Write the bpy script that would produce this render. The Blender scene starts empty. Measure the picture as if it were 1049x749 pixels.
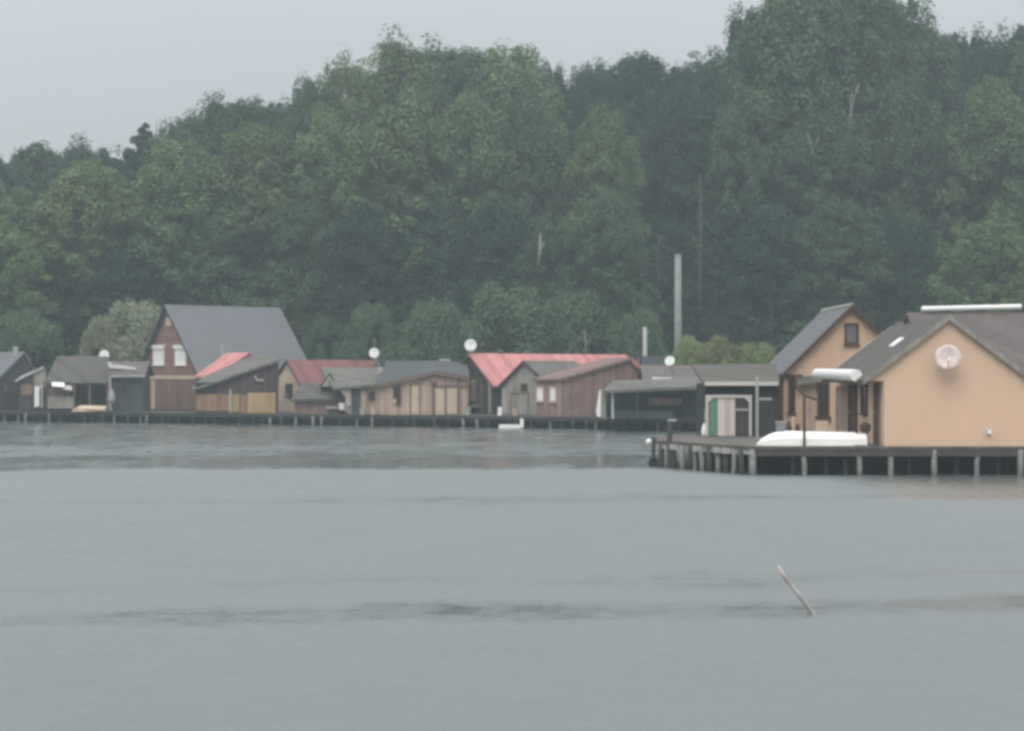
import bpy, math, random
import numpy as np
from mathutils import Vector

random.seed(7)
SC = bpy.context.scene
COL = SC.collection
F, CX, HZ, EYE = 2000.0, 524.5, 383.0, 3.15
R = math.radians


def P(px, py, Y):
    """a point of the place: photo direction (px, py) at distance Y"""
    return Vector(((px - CX) / F * Y, Y, EYE - (py - HZ) / F * Y))


def PX(px, Y):
    return (px - CX) / F * Y


def PZ(py, Y):
    return EYE - (py - HZ) / F * Y


# ---------------------------------------------------------------- objects
def tag(o, label=None, cat=None, group=None, kind=None):
    for k, v in (('label', label), ('category', cat), ('group', group), ('kind', kind)):
        if v:
            o[k] = v
    return o


def empty(name, label, cat, loc, rz=0.0, group=None):
    o = bpy.data.objects.new(name, None)
    COL.objects.link(o)
    o.location = loc
    o.rotation_euler = (0, 0, rz)
    o.empty_display_size = 0.3
    return tag(o, label, cat, group)


class MB:
    def __init__(s):
        s.v, s.f = [], []

    def add(s, vs, fs):
        n = len(s.v)
        s.v += [tuple(v) for v in vs]
        s.f += [tuple(i + n for i in f) for f in fs]
        return s

    def box(s, x0, x1, y0, y1, z0, z1):
        vs = [(x, y, z) for z in (z0, z1) for y in (y0, y1) for x in (x0, x1)]
        return s.add(vs, [(0, 2, 3, 1), (4, 5, 7, 6), (0, 1, 5, 4), (2, 6, 7, 3), (0, 4, 6, 2), (1, 3, 7, 5)])

    def prism(s, front, back, open_top=False):
        n = len(front)
        fs = [tuple(range(n)), tuple(range(2 * n - 1, n - 1, -1))]
        for i in range(n):
            j = (i + 1) % n
            fs.append((i, i + n, j + n, j))
        return s.add(list(front) + list(back), fs)

    def slab(s, c, t):
        """four top corners in order, thickness t straight down"""
        lo = [(p[0], p[1], p[2] - t) for p in c]
        return s.prism([tuple(p) for p in c], lo)

    def tube(s, pts, rad, n=10, cap=True):
        pts = [Vector(p) for p in pts]
        if not hasattr(rad, '__len__'):
            rad = [rad] * len(pts)
        rings = []
        ref = Vector((0, 0, 1))
        if abs((pts[-1] - pts[0]).normalized().z) > 0.75:
            ref = Vector((0, 1, 0))
        for i, p in enumerate(pts):
            d = (pts[min(i + 1, len(pts) - 1)] - pts[max(i - 1, 0)]).normalized()
            a = d.cross(ref)
            if a.length < 1e-3:
                a = Vector((1, 0, 0))
            a.normalize()
            b = d.cross(a)
            rings.append([p + (a * math.cos(q) + b * math.sin(q)) * rad[i] for q in [k * 2 * math.pi / n for k in range(n)]])
        vs = [v for r in rings for v in r]
        fs = []
        for i in range(len(pts) - 1):
            for k in range(n):
                k2 = (k + 1) % n
                fs.append((i * n + k, i * n + k2, (i + 1) * n + k2, (i + 1) * n + k))
        if cap:
            fs.append(tuple(range(n - 1, -1, -1)))
            fs.append(tuple(range((len(pts) - 1) * n, len(pts) * n)))
        return s.add(vs, fs)

    def lathe(s, prof, origin, axis, n=20):
        """profile [(r, h)] turned about axis through origin"""
        ax = Vector(axis).normalized()
        a = ax.cross(Vector((0, 0, 1)))
        if a.length < 1e-3:
            a = Vector((1, 0, 0))
        a.normalize()
        b = ax.cross(a)
        o = Vector(origin)
        vs = [o + ax * h + (a * math.cos(q) + b * math.sin(q)) * r for r, h in prof for q in [k * 2 * math.pi / n for k in range(n)]]
        fs = []
        for i in range(len(prof) - 1):
            for k in range(n):
                k2 = (k + 1) % n
                fs.append((i * n + k, i * n + k2, (i + 1) * n + k2, (i + 1) * n + k))
        return s.add(vs, fs)

    def build(s, name, mat, parent=None, smooth=False):
        me = bpy.data.meshes.new(name)
        me.from_pydata(s.v, [], s.f)
        me.validate()
        import bmesh
        bm = bmesh.new()
        bm.from_mesh(me)
        bmesh.ops.recalc_face_normals(bm, faces=bm.faces)
        bm.to_mesh(me)
        bm.free()
        if smooth:
            me.polygons.foreach_set('use_smooth', [True] * len(me.polygons))
        me.materials.append(mat)
        o = bpy.data.objects.new(name, me)
        COL.objects.link(o)
        if parent:
            o.parent = parent
        return o


# ---------------------------------------------------------------- materials
def nodes(name):
    m = bpy.data.materials.new(name)
    m.use_nodes = True
    nt = m.node_tree
    return m, nt, nt.nodes, nt.links, nt.nodes['Principled BSDF']


def mat(name, c1, c2=None, rough=0.8, scale=1.2, planks=None, gap=0.62, spec=0.25, bump=0.0, stains=0.0, metal=0.0):
    """weathered surface; planks = (axis, width) with axis 'w' (along a wall), 'z' or 'y'"""
    m, nt, N, L, bs = nodes(name)
    c2 = c2 or tuple(x * 0.78 for x in c1)
    tc = N.new('ShaderNodeTexCoord')
    nz = N.new('ShaderNodeTexNoise')
    nz.inputs['Scale'].default_value = scale
    nz.inputs['Detail'].default_value = 6
    nz.inputs['Roughness'].default_value = 0.65
    L.new(tc.outputs['Object'], nz.inputs['Vector'])
    rp = N.new('ShaderNodeValToRGB')
    rp.color_ramp.elements[0].position = 0.32
    rp.color_ramp.elements[1].position = 0.68
    rp.color_ramp.elements[0].color = (*c2, 1)
    rp.color_ramp.elements[1].color = (*c1, 1)
    L.new(nz.outputs['Fac'], rp.inputs['Fac'])
    out = rp.outputs['Color']

    def mul(color, fac_socket):
        mx = N.new('ShaderNodeMix')
        mx.data_type = 'RGBA'
        mx.blend_type = 'MULTIPLY'
        mx.inputs['Factor'].default_value = 1
        L.new(color, mx.inputs['A'])
        L.new(fac_socket, mx.inputs['B'])
        return mx.outputs['Result']

    if stains:
        st = N.new('ShaderNodeTexNoise')
        st.inputs['Scale'].default_value = 2.6
        st.inputs['Detail'].default_value = 4
        mp = N.new('ShaderNodeMapping')
        mp.inputs['Scale'].default_value = (1, 1, 0.22)
        L.new(tc.outputs['Object'], mp.inputs['Vector'])
        L.new(mp.outputs['Vector'], st.inputs['Vector'])
        mr = N.new('ShaderNodeMapRange')
        mr.inputs['From Min'].default_value = 0.35
        mr.inputs['From Max'].default_value = 0.7
        mr.inputs['To Min'].default_value = 1.0
        mr.inputs['To Max'].default_value = 1.0 - stains
        L.new(st.outputs['Fac'], mr.inputs['Value'])
        out = mul(out, mr.outputs['Result'])
    if planks:
        ax, w = planks
        sp = N.new('ShaderNodeSeparateXYZ')
        L.new(tc.outputs['Object'], sp.inputs['Vector'])
        if ax == 'w':
            ad = N.new('ShaderNodeMath')
            L.new(sp.outputs['X'], ad.inputs[0])
            L.new(sp.outputs['Y'], ad.inputs[1])
            co = ad.outputs[0]
        else:
            co = sp.outputs[ax.upper()]
        dv = N.new('ShaderNodeMath')
        dv.operation = 'DIVIDE'
        L.new(co, dv.inputs[0])
        dv.inputs[1].default_value = w
        fr = N.new('ShaderNodeMath')
        fr.operation = 'FRACT'
        L.new(dv.outputs[0], fr.inputs[0])
        gt = N.new('ShaderNodeMath')
        gt.operation = 'LESS_THAN'
        L.new(fr.outputs[0], gt.inputs[0])
        gt.inputs[1].default_value = 0.14
        fl = N.new('ShaderNodeMath')
        fl.operation = 'FLOOR'
        L.new(dv.outputs[0], fl.inputs[0])
        wn = N.new('ShaderNodeTexWhiteNoise')
        wn.noise_dimensions = '1D'
        L.new(fl.outputs[0], wn.inputs['W'])
        mr = N.new('ShaderNodeMapRange')
        mr.inputs['To Min'].default_value = 0.8
        mr.inputs['To Max'].default_value = 1.14
        L.new(wn.outputs['Value'], mr.inputs['Value'])
        out = mul(out, mr.outputs['Result'])
        m2 = N.new('ShaderNodeMapRange')
        m2.inputs['To Min'].default_value = 1.0
        m2.inputs['To Max'].default_value = gap
        L.new(gt.outputs[0], m2.inputs['Value'])
        out = mul(out, m2.outputs['Result'])
    L.new(out, bs.inputs['Base Color'])
    bs.inputs['Roughness'].default_value = rough
    bs.inputs['Specular IOR Level'].default_value = spec
    bs.inputs['Metallic'].default_value = metal
    if bump:
        b = N.new('ShaderNodeBump')
        b.inputs['Strength'].default_value = bump
        b.inputs['Distance'].default_value = 0.05
        L.new(nz.outputs['Fac'], b.inputs['Height'])
        L.new(b.outputs['Normal'], bs.inputs['Normal'])
    return m


M = dict(
    render=mat('render_apricot', (0.63, 0.438, 0.31), (0.61, 0.422, 0.297), scale=0.7, stains=0.03),
    render2=mat('render_peach', (0.58, 0.405, 0.278), (0.53, 0.368, 0.25), scale=1.0, stains=0.12),
    brick=mat('brick_brown', (0.27, 0.152, 0.128), (0.22, 0.124, 0.105), planks=('z', 0.12), gap=0.85, scale=3),
    brown=mat('brown_boards', (0.23, 0.148, 0.122), (0.18, 0.112, 0.094), planks=('w', 0.22), scale=1.6, stains=0.15),
    rust=mat('reddish_boards', (0.30, 0.195, 0.17), (0.24, 0.152, 0.134), planks=('w', 0.2), scale=1.6, stains=0.2),
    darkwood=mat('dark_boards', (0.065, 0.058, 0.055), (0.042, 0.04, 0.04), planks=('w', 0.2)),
    plum=mat('plum_boards', (0.085, 0.055, 0.06), (0.065, 0.043, 0.048), planks=('w', 0.22)),
    slate=mat('slate_blue_boards', (0.075, 0.08, 0.088), (0.055, 0.06, 0.068), planks=('w', 0.25)),
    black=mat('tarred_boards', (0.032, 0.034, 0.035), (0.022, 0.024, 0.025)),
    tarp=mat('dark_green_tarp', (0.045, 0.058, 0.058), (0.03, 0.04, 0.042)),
    beige=mat('beige_boards', (0.45, 0.325, 0.26), (0.38, 0.275, 0.22), planks=('w', 0.26), gap=0.78, stains=0.15),
    cream=mat('cream_panels', (0.56, 0.445, 0.33), (0.47, 0.37, 0.275), stains=0.12),
    tan=mat('tan_panels', (0.42, 0.29, 0.15), (0.35, 0.24, 0.125), stains=0.2, planks=('w', 0.5), gap=0.8),
    orange=mat('orange_boards', (0.27, 0.165, 0.10), (0.21, 0.13, 0.08), planks=('w', 0.3)),
    greyboard=mat('greyed_boards', (0.31, 0.285, 0.25), (0.24, 0.222, 0.194), planks=('w', 0.22), gap=0.75, stains=0.15),
    paleboard=mat('pale_grey_wood', (0.40, 0.385, 0.35), (0.30, 0.29, 0.265)),
    pinkwhite=mat('pale_pink_panel', (0.60, 0.51, 0.47), (0.54, 0.45, 0.41), planks=('w', 0.16), gap=0.8),
    paleframe=mat('pale_frame', (0.56, 0.54, 0.50), (0.48, 0.46, 0.43)),
    white=mat('white_paint', (0.80, 0.79, 0.76), (0.72, 0.71, 0.68), rough=0.5),
    hull=mat('white_hull', (0.80, 0.78, 0.72), (0.72, 0.70, 0.64), rough=0.35, spec=0.4),
    dish=mat('dish_white', (0.78, 0.78, 0.76), (0.68, 0.68, 0.66), rough=0.5),
    dishold=mat('dish_weathered', (0.74, 0.66, 0.63), (0.54, 0.38, 0.33), scale=3.2, rough=0.6),
    green=mat('green_door', (0.11, 0.27, 0.18), (0.085, 0.21, 0.14)),
    frame=mat('brown_frame', (0.085, 0.045, 0.035)),
    glass=mat('dark_glass', (0.03, 0.03, 0.033), rough=0.12, spec=0.5),
    glassgrey=mat('curtained_glass', (0.17, 0.17, 0.18), (0.12, 0.12, 0.13), rough=0.2, spec=0.5),
    rgrey=mat('grey_sheet_roof', (0.138, 0.142, 0.15), (0.125, 0.129, 0.137), scale=0.6, rough=0.85),
    rslate=mat('slate_roof', (0.135, 0.135, 0.14), (0.115, 0.115, 0.12), scale=2.0, planks=('y', 0.4), gap=0.9),
    rmoss=mat('mossy_roof', (0.092, 0.086, 0.07), (0.062, 0.06, 0.05), scale=2.2, planks=('w', 0.5), gap=0.9),
    rmossgrey=mat('mossy_grey_roof', (0.135, 0.127, 0.11), (0.092, 0.088, 0.075), scale=1.8, planks=('w', 0.45), gap=0.9),
    rdark=mat('dark_blue_roof', (0.07, 0.074, 0.073), (0.05, 0.054, 0.053)),
    rpink=mat('faded_red_roof', (0.50, 0.215, 0.205), (0.44, 0.185, 0.175), scale=1.0, planks=('y', 0.5), gap=0.94, stains=0.1),
    rred=mat('dull_red_roof', (0.20, 0.082, 0.08), (0.16, 0.068, 0.068), scale=1.4, planks=('y', 0.4), gap=0.9),
    rtile=mat('dark_tile_roof', (0.098, 0.088, 0.077), (0.064, 0.06, 0.053), scale=1.6, planks=('y', 0.35), gap=0.88),
    fardeck=mat('dark_deck_boards', (0.07, 0.064, 0.056), (0.045, 0.042, 0.037)),
    rbrown=mat('brown_tile_roof', (0.125, 0.105, 0.097), (0.092, 0.077, 0.071), scale=2.4, planks=('w', 0.3), gap=0.86),
    rplumpink=mat('brown_pink_roof', (0.20, 0.125, 0.114), (0.155, 0.098, 0.09), planks=('y', 0.5), gap=0.9),
    rpale=mat('pale_sheet_roof', (0.34, 0.34, 0.335), (0.24, 0.24, 0.235), scale=1.5),
    deck=mat('deck_boards', (0.125, 0.112, 0.097), (0.08, 0.072, 0.062), planks=('x', 0.16), gap=0.6),
    beam=mat('deck_beam', (0.08, 0.074, 0.064), (0.05, 0.047, 0.041), scale=2),
    stilt=mat('dark_stilt', (0.075, 0.075, 0.068), (0.045, 0.046, 0.042), scale=2.5),
    stiltpale=mat('pale_stilt', (0.33, 0.33, 0.30), (0.12, 0.125, 0.115), scale=2.5),
    under_deck_dark=mat('under_deck_shade', (0.035, 0.036, 0.034), (0.022, 0.023, 0.022), planks=('w', 0.3)),  # near-black colour standing in for the shade under the decks
    concrete=mat('pole_concrete', (0.26, 0.27, 0.25), (0.19, 0.20, 0.185), scale=2),
    metal=mat('grey_metal', (0.30, 0.31, 0.31), rough=0.5),
    iron=mat('rusty_iron', (0.07, 0.045, 0.035), rough=0.7),
    rubber=mat('tyre_rubber', (0.02, 0.02, 0.02), rough=0.7),
    driftwood=mat('driftwood', (0.50, 0.48, 0.45), (0.16, 0.15, 0.14), scale=4),
    bark=mat('bark_dark', (0.075, 0.062, 0.052), (0.05, 0.042, 0.036), scale=3),
    barkpale=mat('bark_pale', (0.27, 0.27, 0.25), (0.14, 0.14, 0.13), scale=2.5),
    barkpine=mat('bark_pine', (0.15, 0.105, 0.085), (0.10, 0.075, 0.062), scale=2),
    soil=mat('bank_soil', (0.07, 0.075, 0.05), (0.045, 0.048, 0.034), scale=0.8),
    forestfloor=mat('forest_floor', (0.05, 0.06, 0.035), (0.035, 0.042, 0.026), scale=0.4),
    cloth=mat('grey_cloth', (0.30, 0.32, 0.33), (0.2, 0.215, 0.225), scale=4),
)


def leaf_mat(name, c1, c2, hue=0.25):
    m, nt, N, L, bs = nodes(name)
    geo = N.new('ShaderNodeNewGeometry')
    oi = N.new('ShaderNodeObjectInfo')
    nz = N.new('ShaderNodeTexNoise')
    nz.inputs['Scale'].default_value = 0.2
    nz.inputs['Detail'].default_value = 3
    L.new(geo.outputs['Position'], nz.inputs['Vector'])
    mx = N.new('ShaderNodeMix')
    mx.data_type = 'RGBA'
    mx.inputs['A'].default_value = (*c2, 1)
    mx.inputs['B'].default_value = (*c1, 1)
    rm = N.new('ShaderNodeMapRange')
    rm.inputs['From Min'].default_value = 0.3
    rm.inputs['From Max'].default_value = 0.7
    L.new(nz.outputs['Fac'], rm.inputs['Value'])
    L.new(rm.outputs['Result'], mx.inputs['Factor'])
    hs = N.new('ShaderNodeHueSaturation')
    v1 = N.new('ShaderNodeMapRange')
    v1.inputs['To Min'].default_value = 0.88
    v1.inputs['To Max'].default_value = 1.12
    L.new(geo.outputs['Random Per Island'], v1.inputs['Value'])
    v2 = N.new('ShaderNodeMapRange')
    v2.inputs['To Min'].default_value = 0.86
    v2.inputs['To Max'].default_value = 1.14
    L.new(oi.outputs['Random'], v2.inputs['Value'])
    mm = N.new('ShaderNodeMath')
    mm.operation = 'MULTIPLY'
    L.new(v1.outputs['Result'], mm.inputs[0])
    L.new(v2.outputs['Result'], mm.inputs[1])
    L.new(mm.outputs[0], hs.inputs['Value'])
    h2 = N.new('ShaderNodeMapRange')
    h2.inputs['To Min'].default_value = 0.488
    h2.inputs['To Max'].default_value = 0.512
    L.new(oi.outputs['Random'], h2.inputs['Value'])
    L.new(h2.outputs['Result'], hs.inputs['Hue'])
    L.new(mx.outputs['Result'], hs.inputs['Color'])
    df = N.new('ShaderNodeBsdfDiffuse')
    tr = N.new('ShaderNodeBsdfTranslucent')
    L.new(hs.outputs['Color'], df.inputs['Color'])
    L.new(hs.outputs['Color'], tr.inputs['Color'])
    ms = N.new('ShaderNodeMixShader')
    ms.inputs['Fac'].default_value = 0.3
    L.new(df.outputs[0], ms.inputs[1])
    L.new(tr.outputs[0], ms.inputs[2])
    N.remove(bs)
    L.new(ms.outputs[0], N['Material Output'].inputs['Surface'])
    return m


LEAF = dict(
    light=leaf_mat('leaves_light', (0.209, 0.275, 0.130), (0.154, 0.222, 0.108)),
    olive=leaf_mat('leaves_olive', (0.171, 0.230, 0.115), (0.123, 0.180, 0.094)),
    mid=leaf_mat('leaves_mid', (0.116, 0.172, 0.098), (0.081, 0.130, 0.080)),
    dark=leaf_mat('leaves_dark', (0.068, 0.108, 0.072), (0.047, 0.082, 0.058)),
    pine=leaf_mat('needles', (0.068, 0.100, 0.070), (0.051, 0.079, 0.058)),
    willow=leaf_mat('leaves_willow', (0.297, 0.31, 0.215), (0.220, 0.24, 0.16)),
    reed=leaf_mat('leaves_reed', (0.253, 0.285, 0.13), (0.187, 0.225, 0.105)),
)

# ---------------------------------------------------------------- render and light
cam_d = bpy.data.cameras.new('camera')
cam = bpy.data.objects.new('camera', cam_d)
COL.objects.link(cam)
cam.location = (0, 0, EYE)
cam.rotation_euler = (R(90), 0, 0)
cam_d.sensor_width = 36
cam_d.lens = 36 * F / 1049
cam_d.shift_y = (HZ - 374.5) / 1049
cam_d.clip_start = 0.5
cam_d.clip_end = 3000
SC.camera = cam

SC.view_settings.view_transform = 'Standard'
SC.view_settings.look = 'None'
SC.view_settings.gamma = 1
SC.view_settings.exposure = 0.0
SC.render.engine = 'CYCLES'
SC.cycles.use_denoising = True
SC.cycles.denoiser = 'OPENIMAGEDENOISE'
SC.cycles.max_bounces = 4
SC.cycles.diffuse_bounces = 2
SC.cycles.glossy_bounces = 2
SC.cycles.transmission_bounces = 2
SC.cycles.volume_bounces = 0
SC.cycles.transparent_max_bounces = 4
SC.cycles.pixel_filter_type = 'BLACKMAN_HARRIS'
SC.cycles.filter_width = 3.3

W = bpy.data.worlds.new('World')
SC.world = W
W.use_nodes = True
nt = W.node_tree
N, L = nt.nodes, nt.links
bg = N['Background']
sky = N.new('ShaderNodeTexSky')
sky.sky_type = 'NISHITA'
sky.sun_disc = False
sky.sun_elevation = R(50)
sky.sun_rotation = R(180)
sky.air_density = 1.0
sky.dust_density = 6.0
tc = N.new('ShaderNodeTexCoord')
sp = N.new('ShaderNodeSeparateXYZ')
L.new(tc.outputs['Generated'], sp.inputs['Vector'])
# overcast dome: three times brighter overhead than at the horizon
mr = N.new('ShaderNodeMapRange')
mr.inputs['From Min'].default_value = 0.0
mr.inputs['From Max'].default_value = 1.0
mr.inputs['To Min'].default_value = 4.7
mr.inputs['To Max'].default_value = 28.0
pw = N.new('ShaderNodeMath')
pw.operation = 'POWER'
pw.use_clamp = True
pw.inputs[1].default_value = 1.45
L.new(sp.outputs['Z'], pw.inputs[0])
L.new(pw.outputs[0], mr.inputs['Value'])
cn = N.new('ShaderNodeTexNoise')
cn.inputs['Scale'].default_value = 3.0
cn.inputs['Detail'].default_value = 4
L.new(tc.outputs['Generated'], cn.inputs['Vector'])
cr = N.new('ShaderNodeMapRange')
cr.inputs['To Min'].default_value = 0.93
cr.inputs['To Max'].default_value = 1.07
L.new(cn.outputs['Fac'], cr.inputs['Value'])
mu = N.new('ShaderNodeMath')
mu.operation = 'MULTIPLY'
L.new(mr.outputs['Result'], mu.inputs[0])
L.new(cr.outputs['Result'], mu.inputs[1])
vs = N.new('ShaderNodeVectorMath')
vs.operation = 'SCALE'
vs.inputs[0].default_value = (0.98, 0.998, 1.045)
L.new(mu.outputs[0], vs.inputs['Scale'])
mx = N.new('ShaderNodeMix')
mx.data_type = 'RGBA'
mx.inputs['Factor'].default_value = 0.92
L.new(sky.outputs['Color'], mx.inputs['A'])
L.new(vs.outputs['Vector'], mx.inputs['B'])
L.new(mx.outputs['Result'], bg.inputs['Color'])
bg.inputs['Strength'].default_value = 0.1

sd = bpy.data.lights.new('sun', 'SUN')
sd.energy = 1.35
sd.angle = R(35)
sd.color = (1.0, 0.97, 0.93)
sun = bpy.data.objects.new('sun', sd)
COL.objects.link(sun)
sun.rotation_euler = (R(42), 0, R(-15))
sun.location = (0, -20, 40)

# ---------------------------------------------------------------- the setting
BX = dict(x=230, y0=-40, y1=300)
m, nt, N, L, bs = nodes('lake_water')
geo = N.new('ShaderNodeNewGeometry')
sp = N.new('ShaderNodeSeparateXYZ')
L.new(geo.outputs['Position'], sp.inputs['Vector'])


def noise(scale, sx, sy, detail=4, rough=0.55):
    mp = N.new('ShaderNodeMapping')
    mp.inputs['Scale'].default_value = (sx, sy, 1)
    L.new(geo.outputs['Position'], mp.inputs['Vector'])
    n = N.new('ShaderNodeTexNoise')
    n.inputs['Scale'].default_value = scale
    n.inputs['Detail'].default_value = detail
    n.inputs['Roughness'].default_value = rough
    L.new(mp.outputs['Vector'], n.inputs['Vector'])
    return n.outputs['Fac']


def math_(op, a, b):
    n = N.new('ShaderNodeMath')
    n.operation = op
    for i, q in enumerate((a, b)):
        if isinstance(q, (int, float)):
            n.inputs[i].default_value = q
        else:
            L.new(q, n.inputs[i])
    return n.outputs[0]


# distance from the near bank, wandering with slow noise: calm lanes and ruffled lanes
wander = math_('SUBTRACT', noise(0.10, 1, 1, 3), 0.5)
lane_y = math_('ADD', sp.outputs['Y'], math_('MULTIPLY', math_('MULTIPLY', wander, sp.outputs['Y']), 0.20))
lane_y = math_('ADD', lane_y, math_('MULTIPLY', sp.outputs['X'], -0.12))
rp = N.new('ShaderNodeValToRGB')
mrr = N.new('ShaderNodeMapRange')
mrr.inputs['From Min'].default_value = 0
mrr.inputs['From Max'].default_value = 140
L.new(lane_y, mrr.inputs['Value'])
L.new(mrr.outputs['Result'], rp.inputs['Fac'])
lanes = [(0, 1.0), (24, 1.0), (25.2, .42), (26.4, .38), (27.6, .92), (29.5, .55), (32, .95), (46, .92), (49, .5), (52, .88), (60, .88),
         (64, .82), (66.3, .26), (74, .2), (78, .38), (84, .42), (92, .28), (118, .24)]
cr_ = rp.color_ramp
cr_.elements[0].position, cr_.elements[1].position = 0, 1
cr_.elements[0].color = (lanes[0][1],) * 3 + (1,)
cr_.elements[1].color = (lanes[-1][1],) * 3 + (1,)
for y, val in lanes[1:]:
    e = cr_.elements.new(y / 140)
    e.color = (val,) * 3 + (1,)
patch = noise(0.5, 0.9, 0.42, 6, 0.68)
fine = noise(1.6, 1.2, 1.3, 5, 0.65)
ruff = math_('ADD', rp.outputs['Color'], math_('MULTIPLY', math_('SUBTRACT', patch, 0.5), 0.95))
ruff = math_('ADD', ruff, math_('MULTIPLY', math_('SUBTRACT', fine, 0.5), 0.8))
# the lee of the near platform: less ruffled water in front of the orange house
def ramp_(v, a, b):
    n = N.new('ShaderNodeMapRange')
    n.interpolation_type = 'SMOOTHSTEP'
    n.inputs['From Min'].default_value = a
    n.inputs['From Max'].default_value = b
    L.new(v, n.inputs['Value'])
    return n.outputs['Result']


lee = math_('MULTIPLY', ramp_(math_('ADD', sp.outputs['X'], math_('MULTIPLY', patch, 2.5)), 9.0, 14.5), ramp_(math_('ADD', sp.outputs['Y'], math_('MULTIPLY', patch, 8.0)), 42.0, 62.0))
ruff = math_('MULTIPLY', ruff, math_('SUBTRACT', 1.0, math_('MULTIPLY', lee, 0.66)))
rough = N.new('ShaderNodeMapRange')
rough.inputs['To Min'].default_value = 0.06
rough.inputs['To Max'].default_value = 0.84
rough.inputs['From Max'].default_value = 1.3
L.new(ruff, rough.inputs['Value'])
L.new(rough.outputs['Result'], bs.inputs['Roughness'])
bs.inputs['Base Color'].default_value = (0.088, 0.104, 0.099, 1)
bs.inputs['IOR'].default_value = 1.9
bs.inputs['Specular IOR Level'].default_value = 0.5
wv = math_('ADD', noise(0.9, 0.6, 1.5, 3), math_('MULTIPLY', noise(4.0, 0.6, 1.3, 4), 0.45))
bp = N.new('ShaderNodeBump')
bst = N.new('ShaderNodeMapRange')
bst.inputs['From Min'].default_value = 0.25
bst.inputs['From Max'].default_value = 0.9
bst.inputs['To Min'].default_value = 0.12
bst.inputs['To Max'].default_value = 0.85
L.new(ruff, bst.inputs['Value'])
L.new(bst.outputs['Result'], bp.inputs['Strength'])
bp.inputs['Distance'].default_value = 0.07
L.new(wv, bp.inputs['Height'])
L.new(bp.outputs['Normal'], bs.inputs['Normal'])
w = MB()
w.add([(-220, -35, 0), (220, -35, 0), (220, 290, 0), (-220, 290, 0)], [(0, 1, 2, 3)])
tag(w.build('water', m), kind='structure')

# the bank behind the huts and the wooded rise
shore = [(-120, 136), (-60, 133), (-30, 131.5), (-10, 124), (4, 118), (9, 113), (14, 108), (26, 100), (60, 90), (120, 84)]
g = MB()
rows = [(-2.0, -0.6), (0, 0.1), (2.0, 0.55), (8, 0.8), (172, 2.0), (180, 4.0), (196, 11), (230, 14), (286, 14)]
vs_, fs_ = [], []
for x, y in shore:
    for dy, z in rows:
        vs_.append((x, y + dy if dy < 100 else dy, z + (0.25 * math.sin(x * 0.7 + dy) if dy > 2 else 0)))
k = len(rows)
for i in range(len(shore) - 1):
    for j in range(k - 1):
        fs_.append((i * k + j, (i + 1) * k + j, (i + 1) * k + j + 1, i * k + j + 1))
g.add(vs_, fs_)
tag(g.build('ground', M['forestfloor'], smooth=True), kind='structure')


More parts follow.
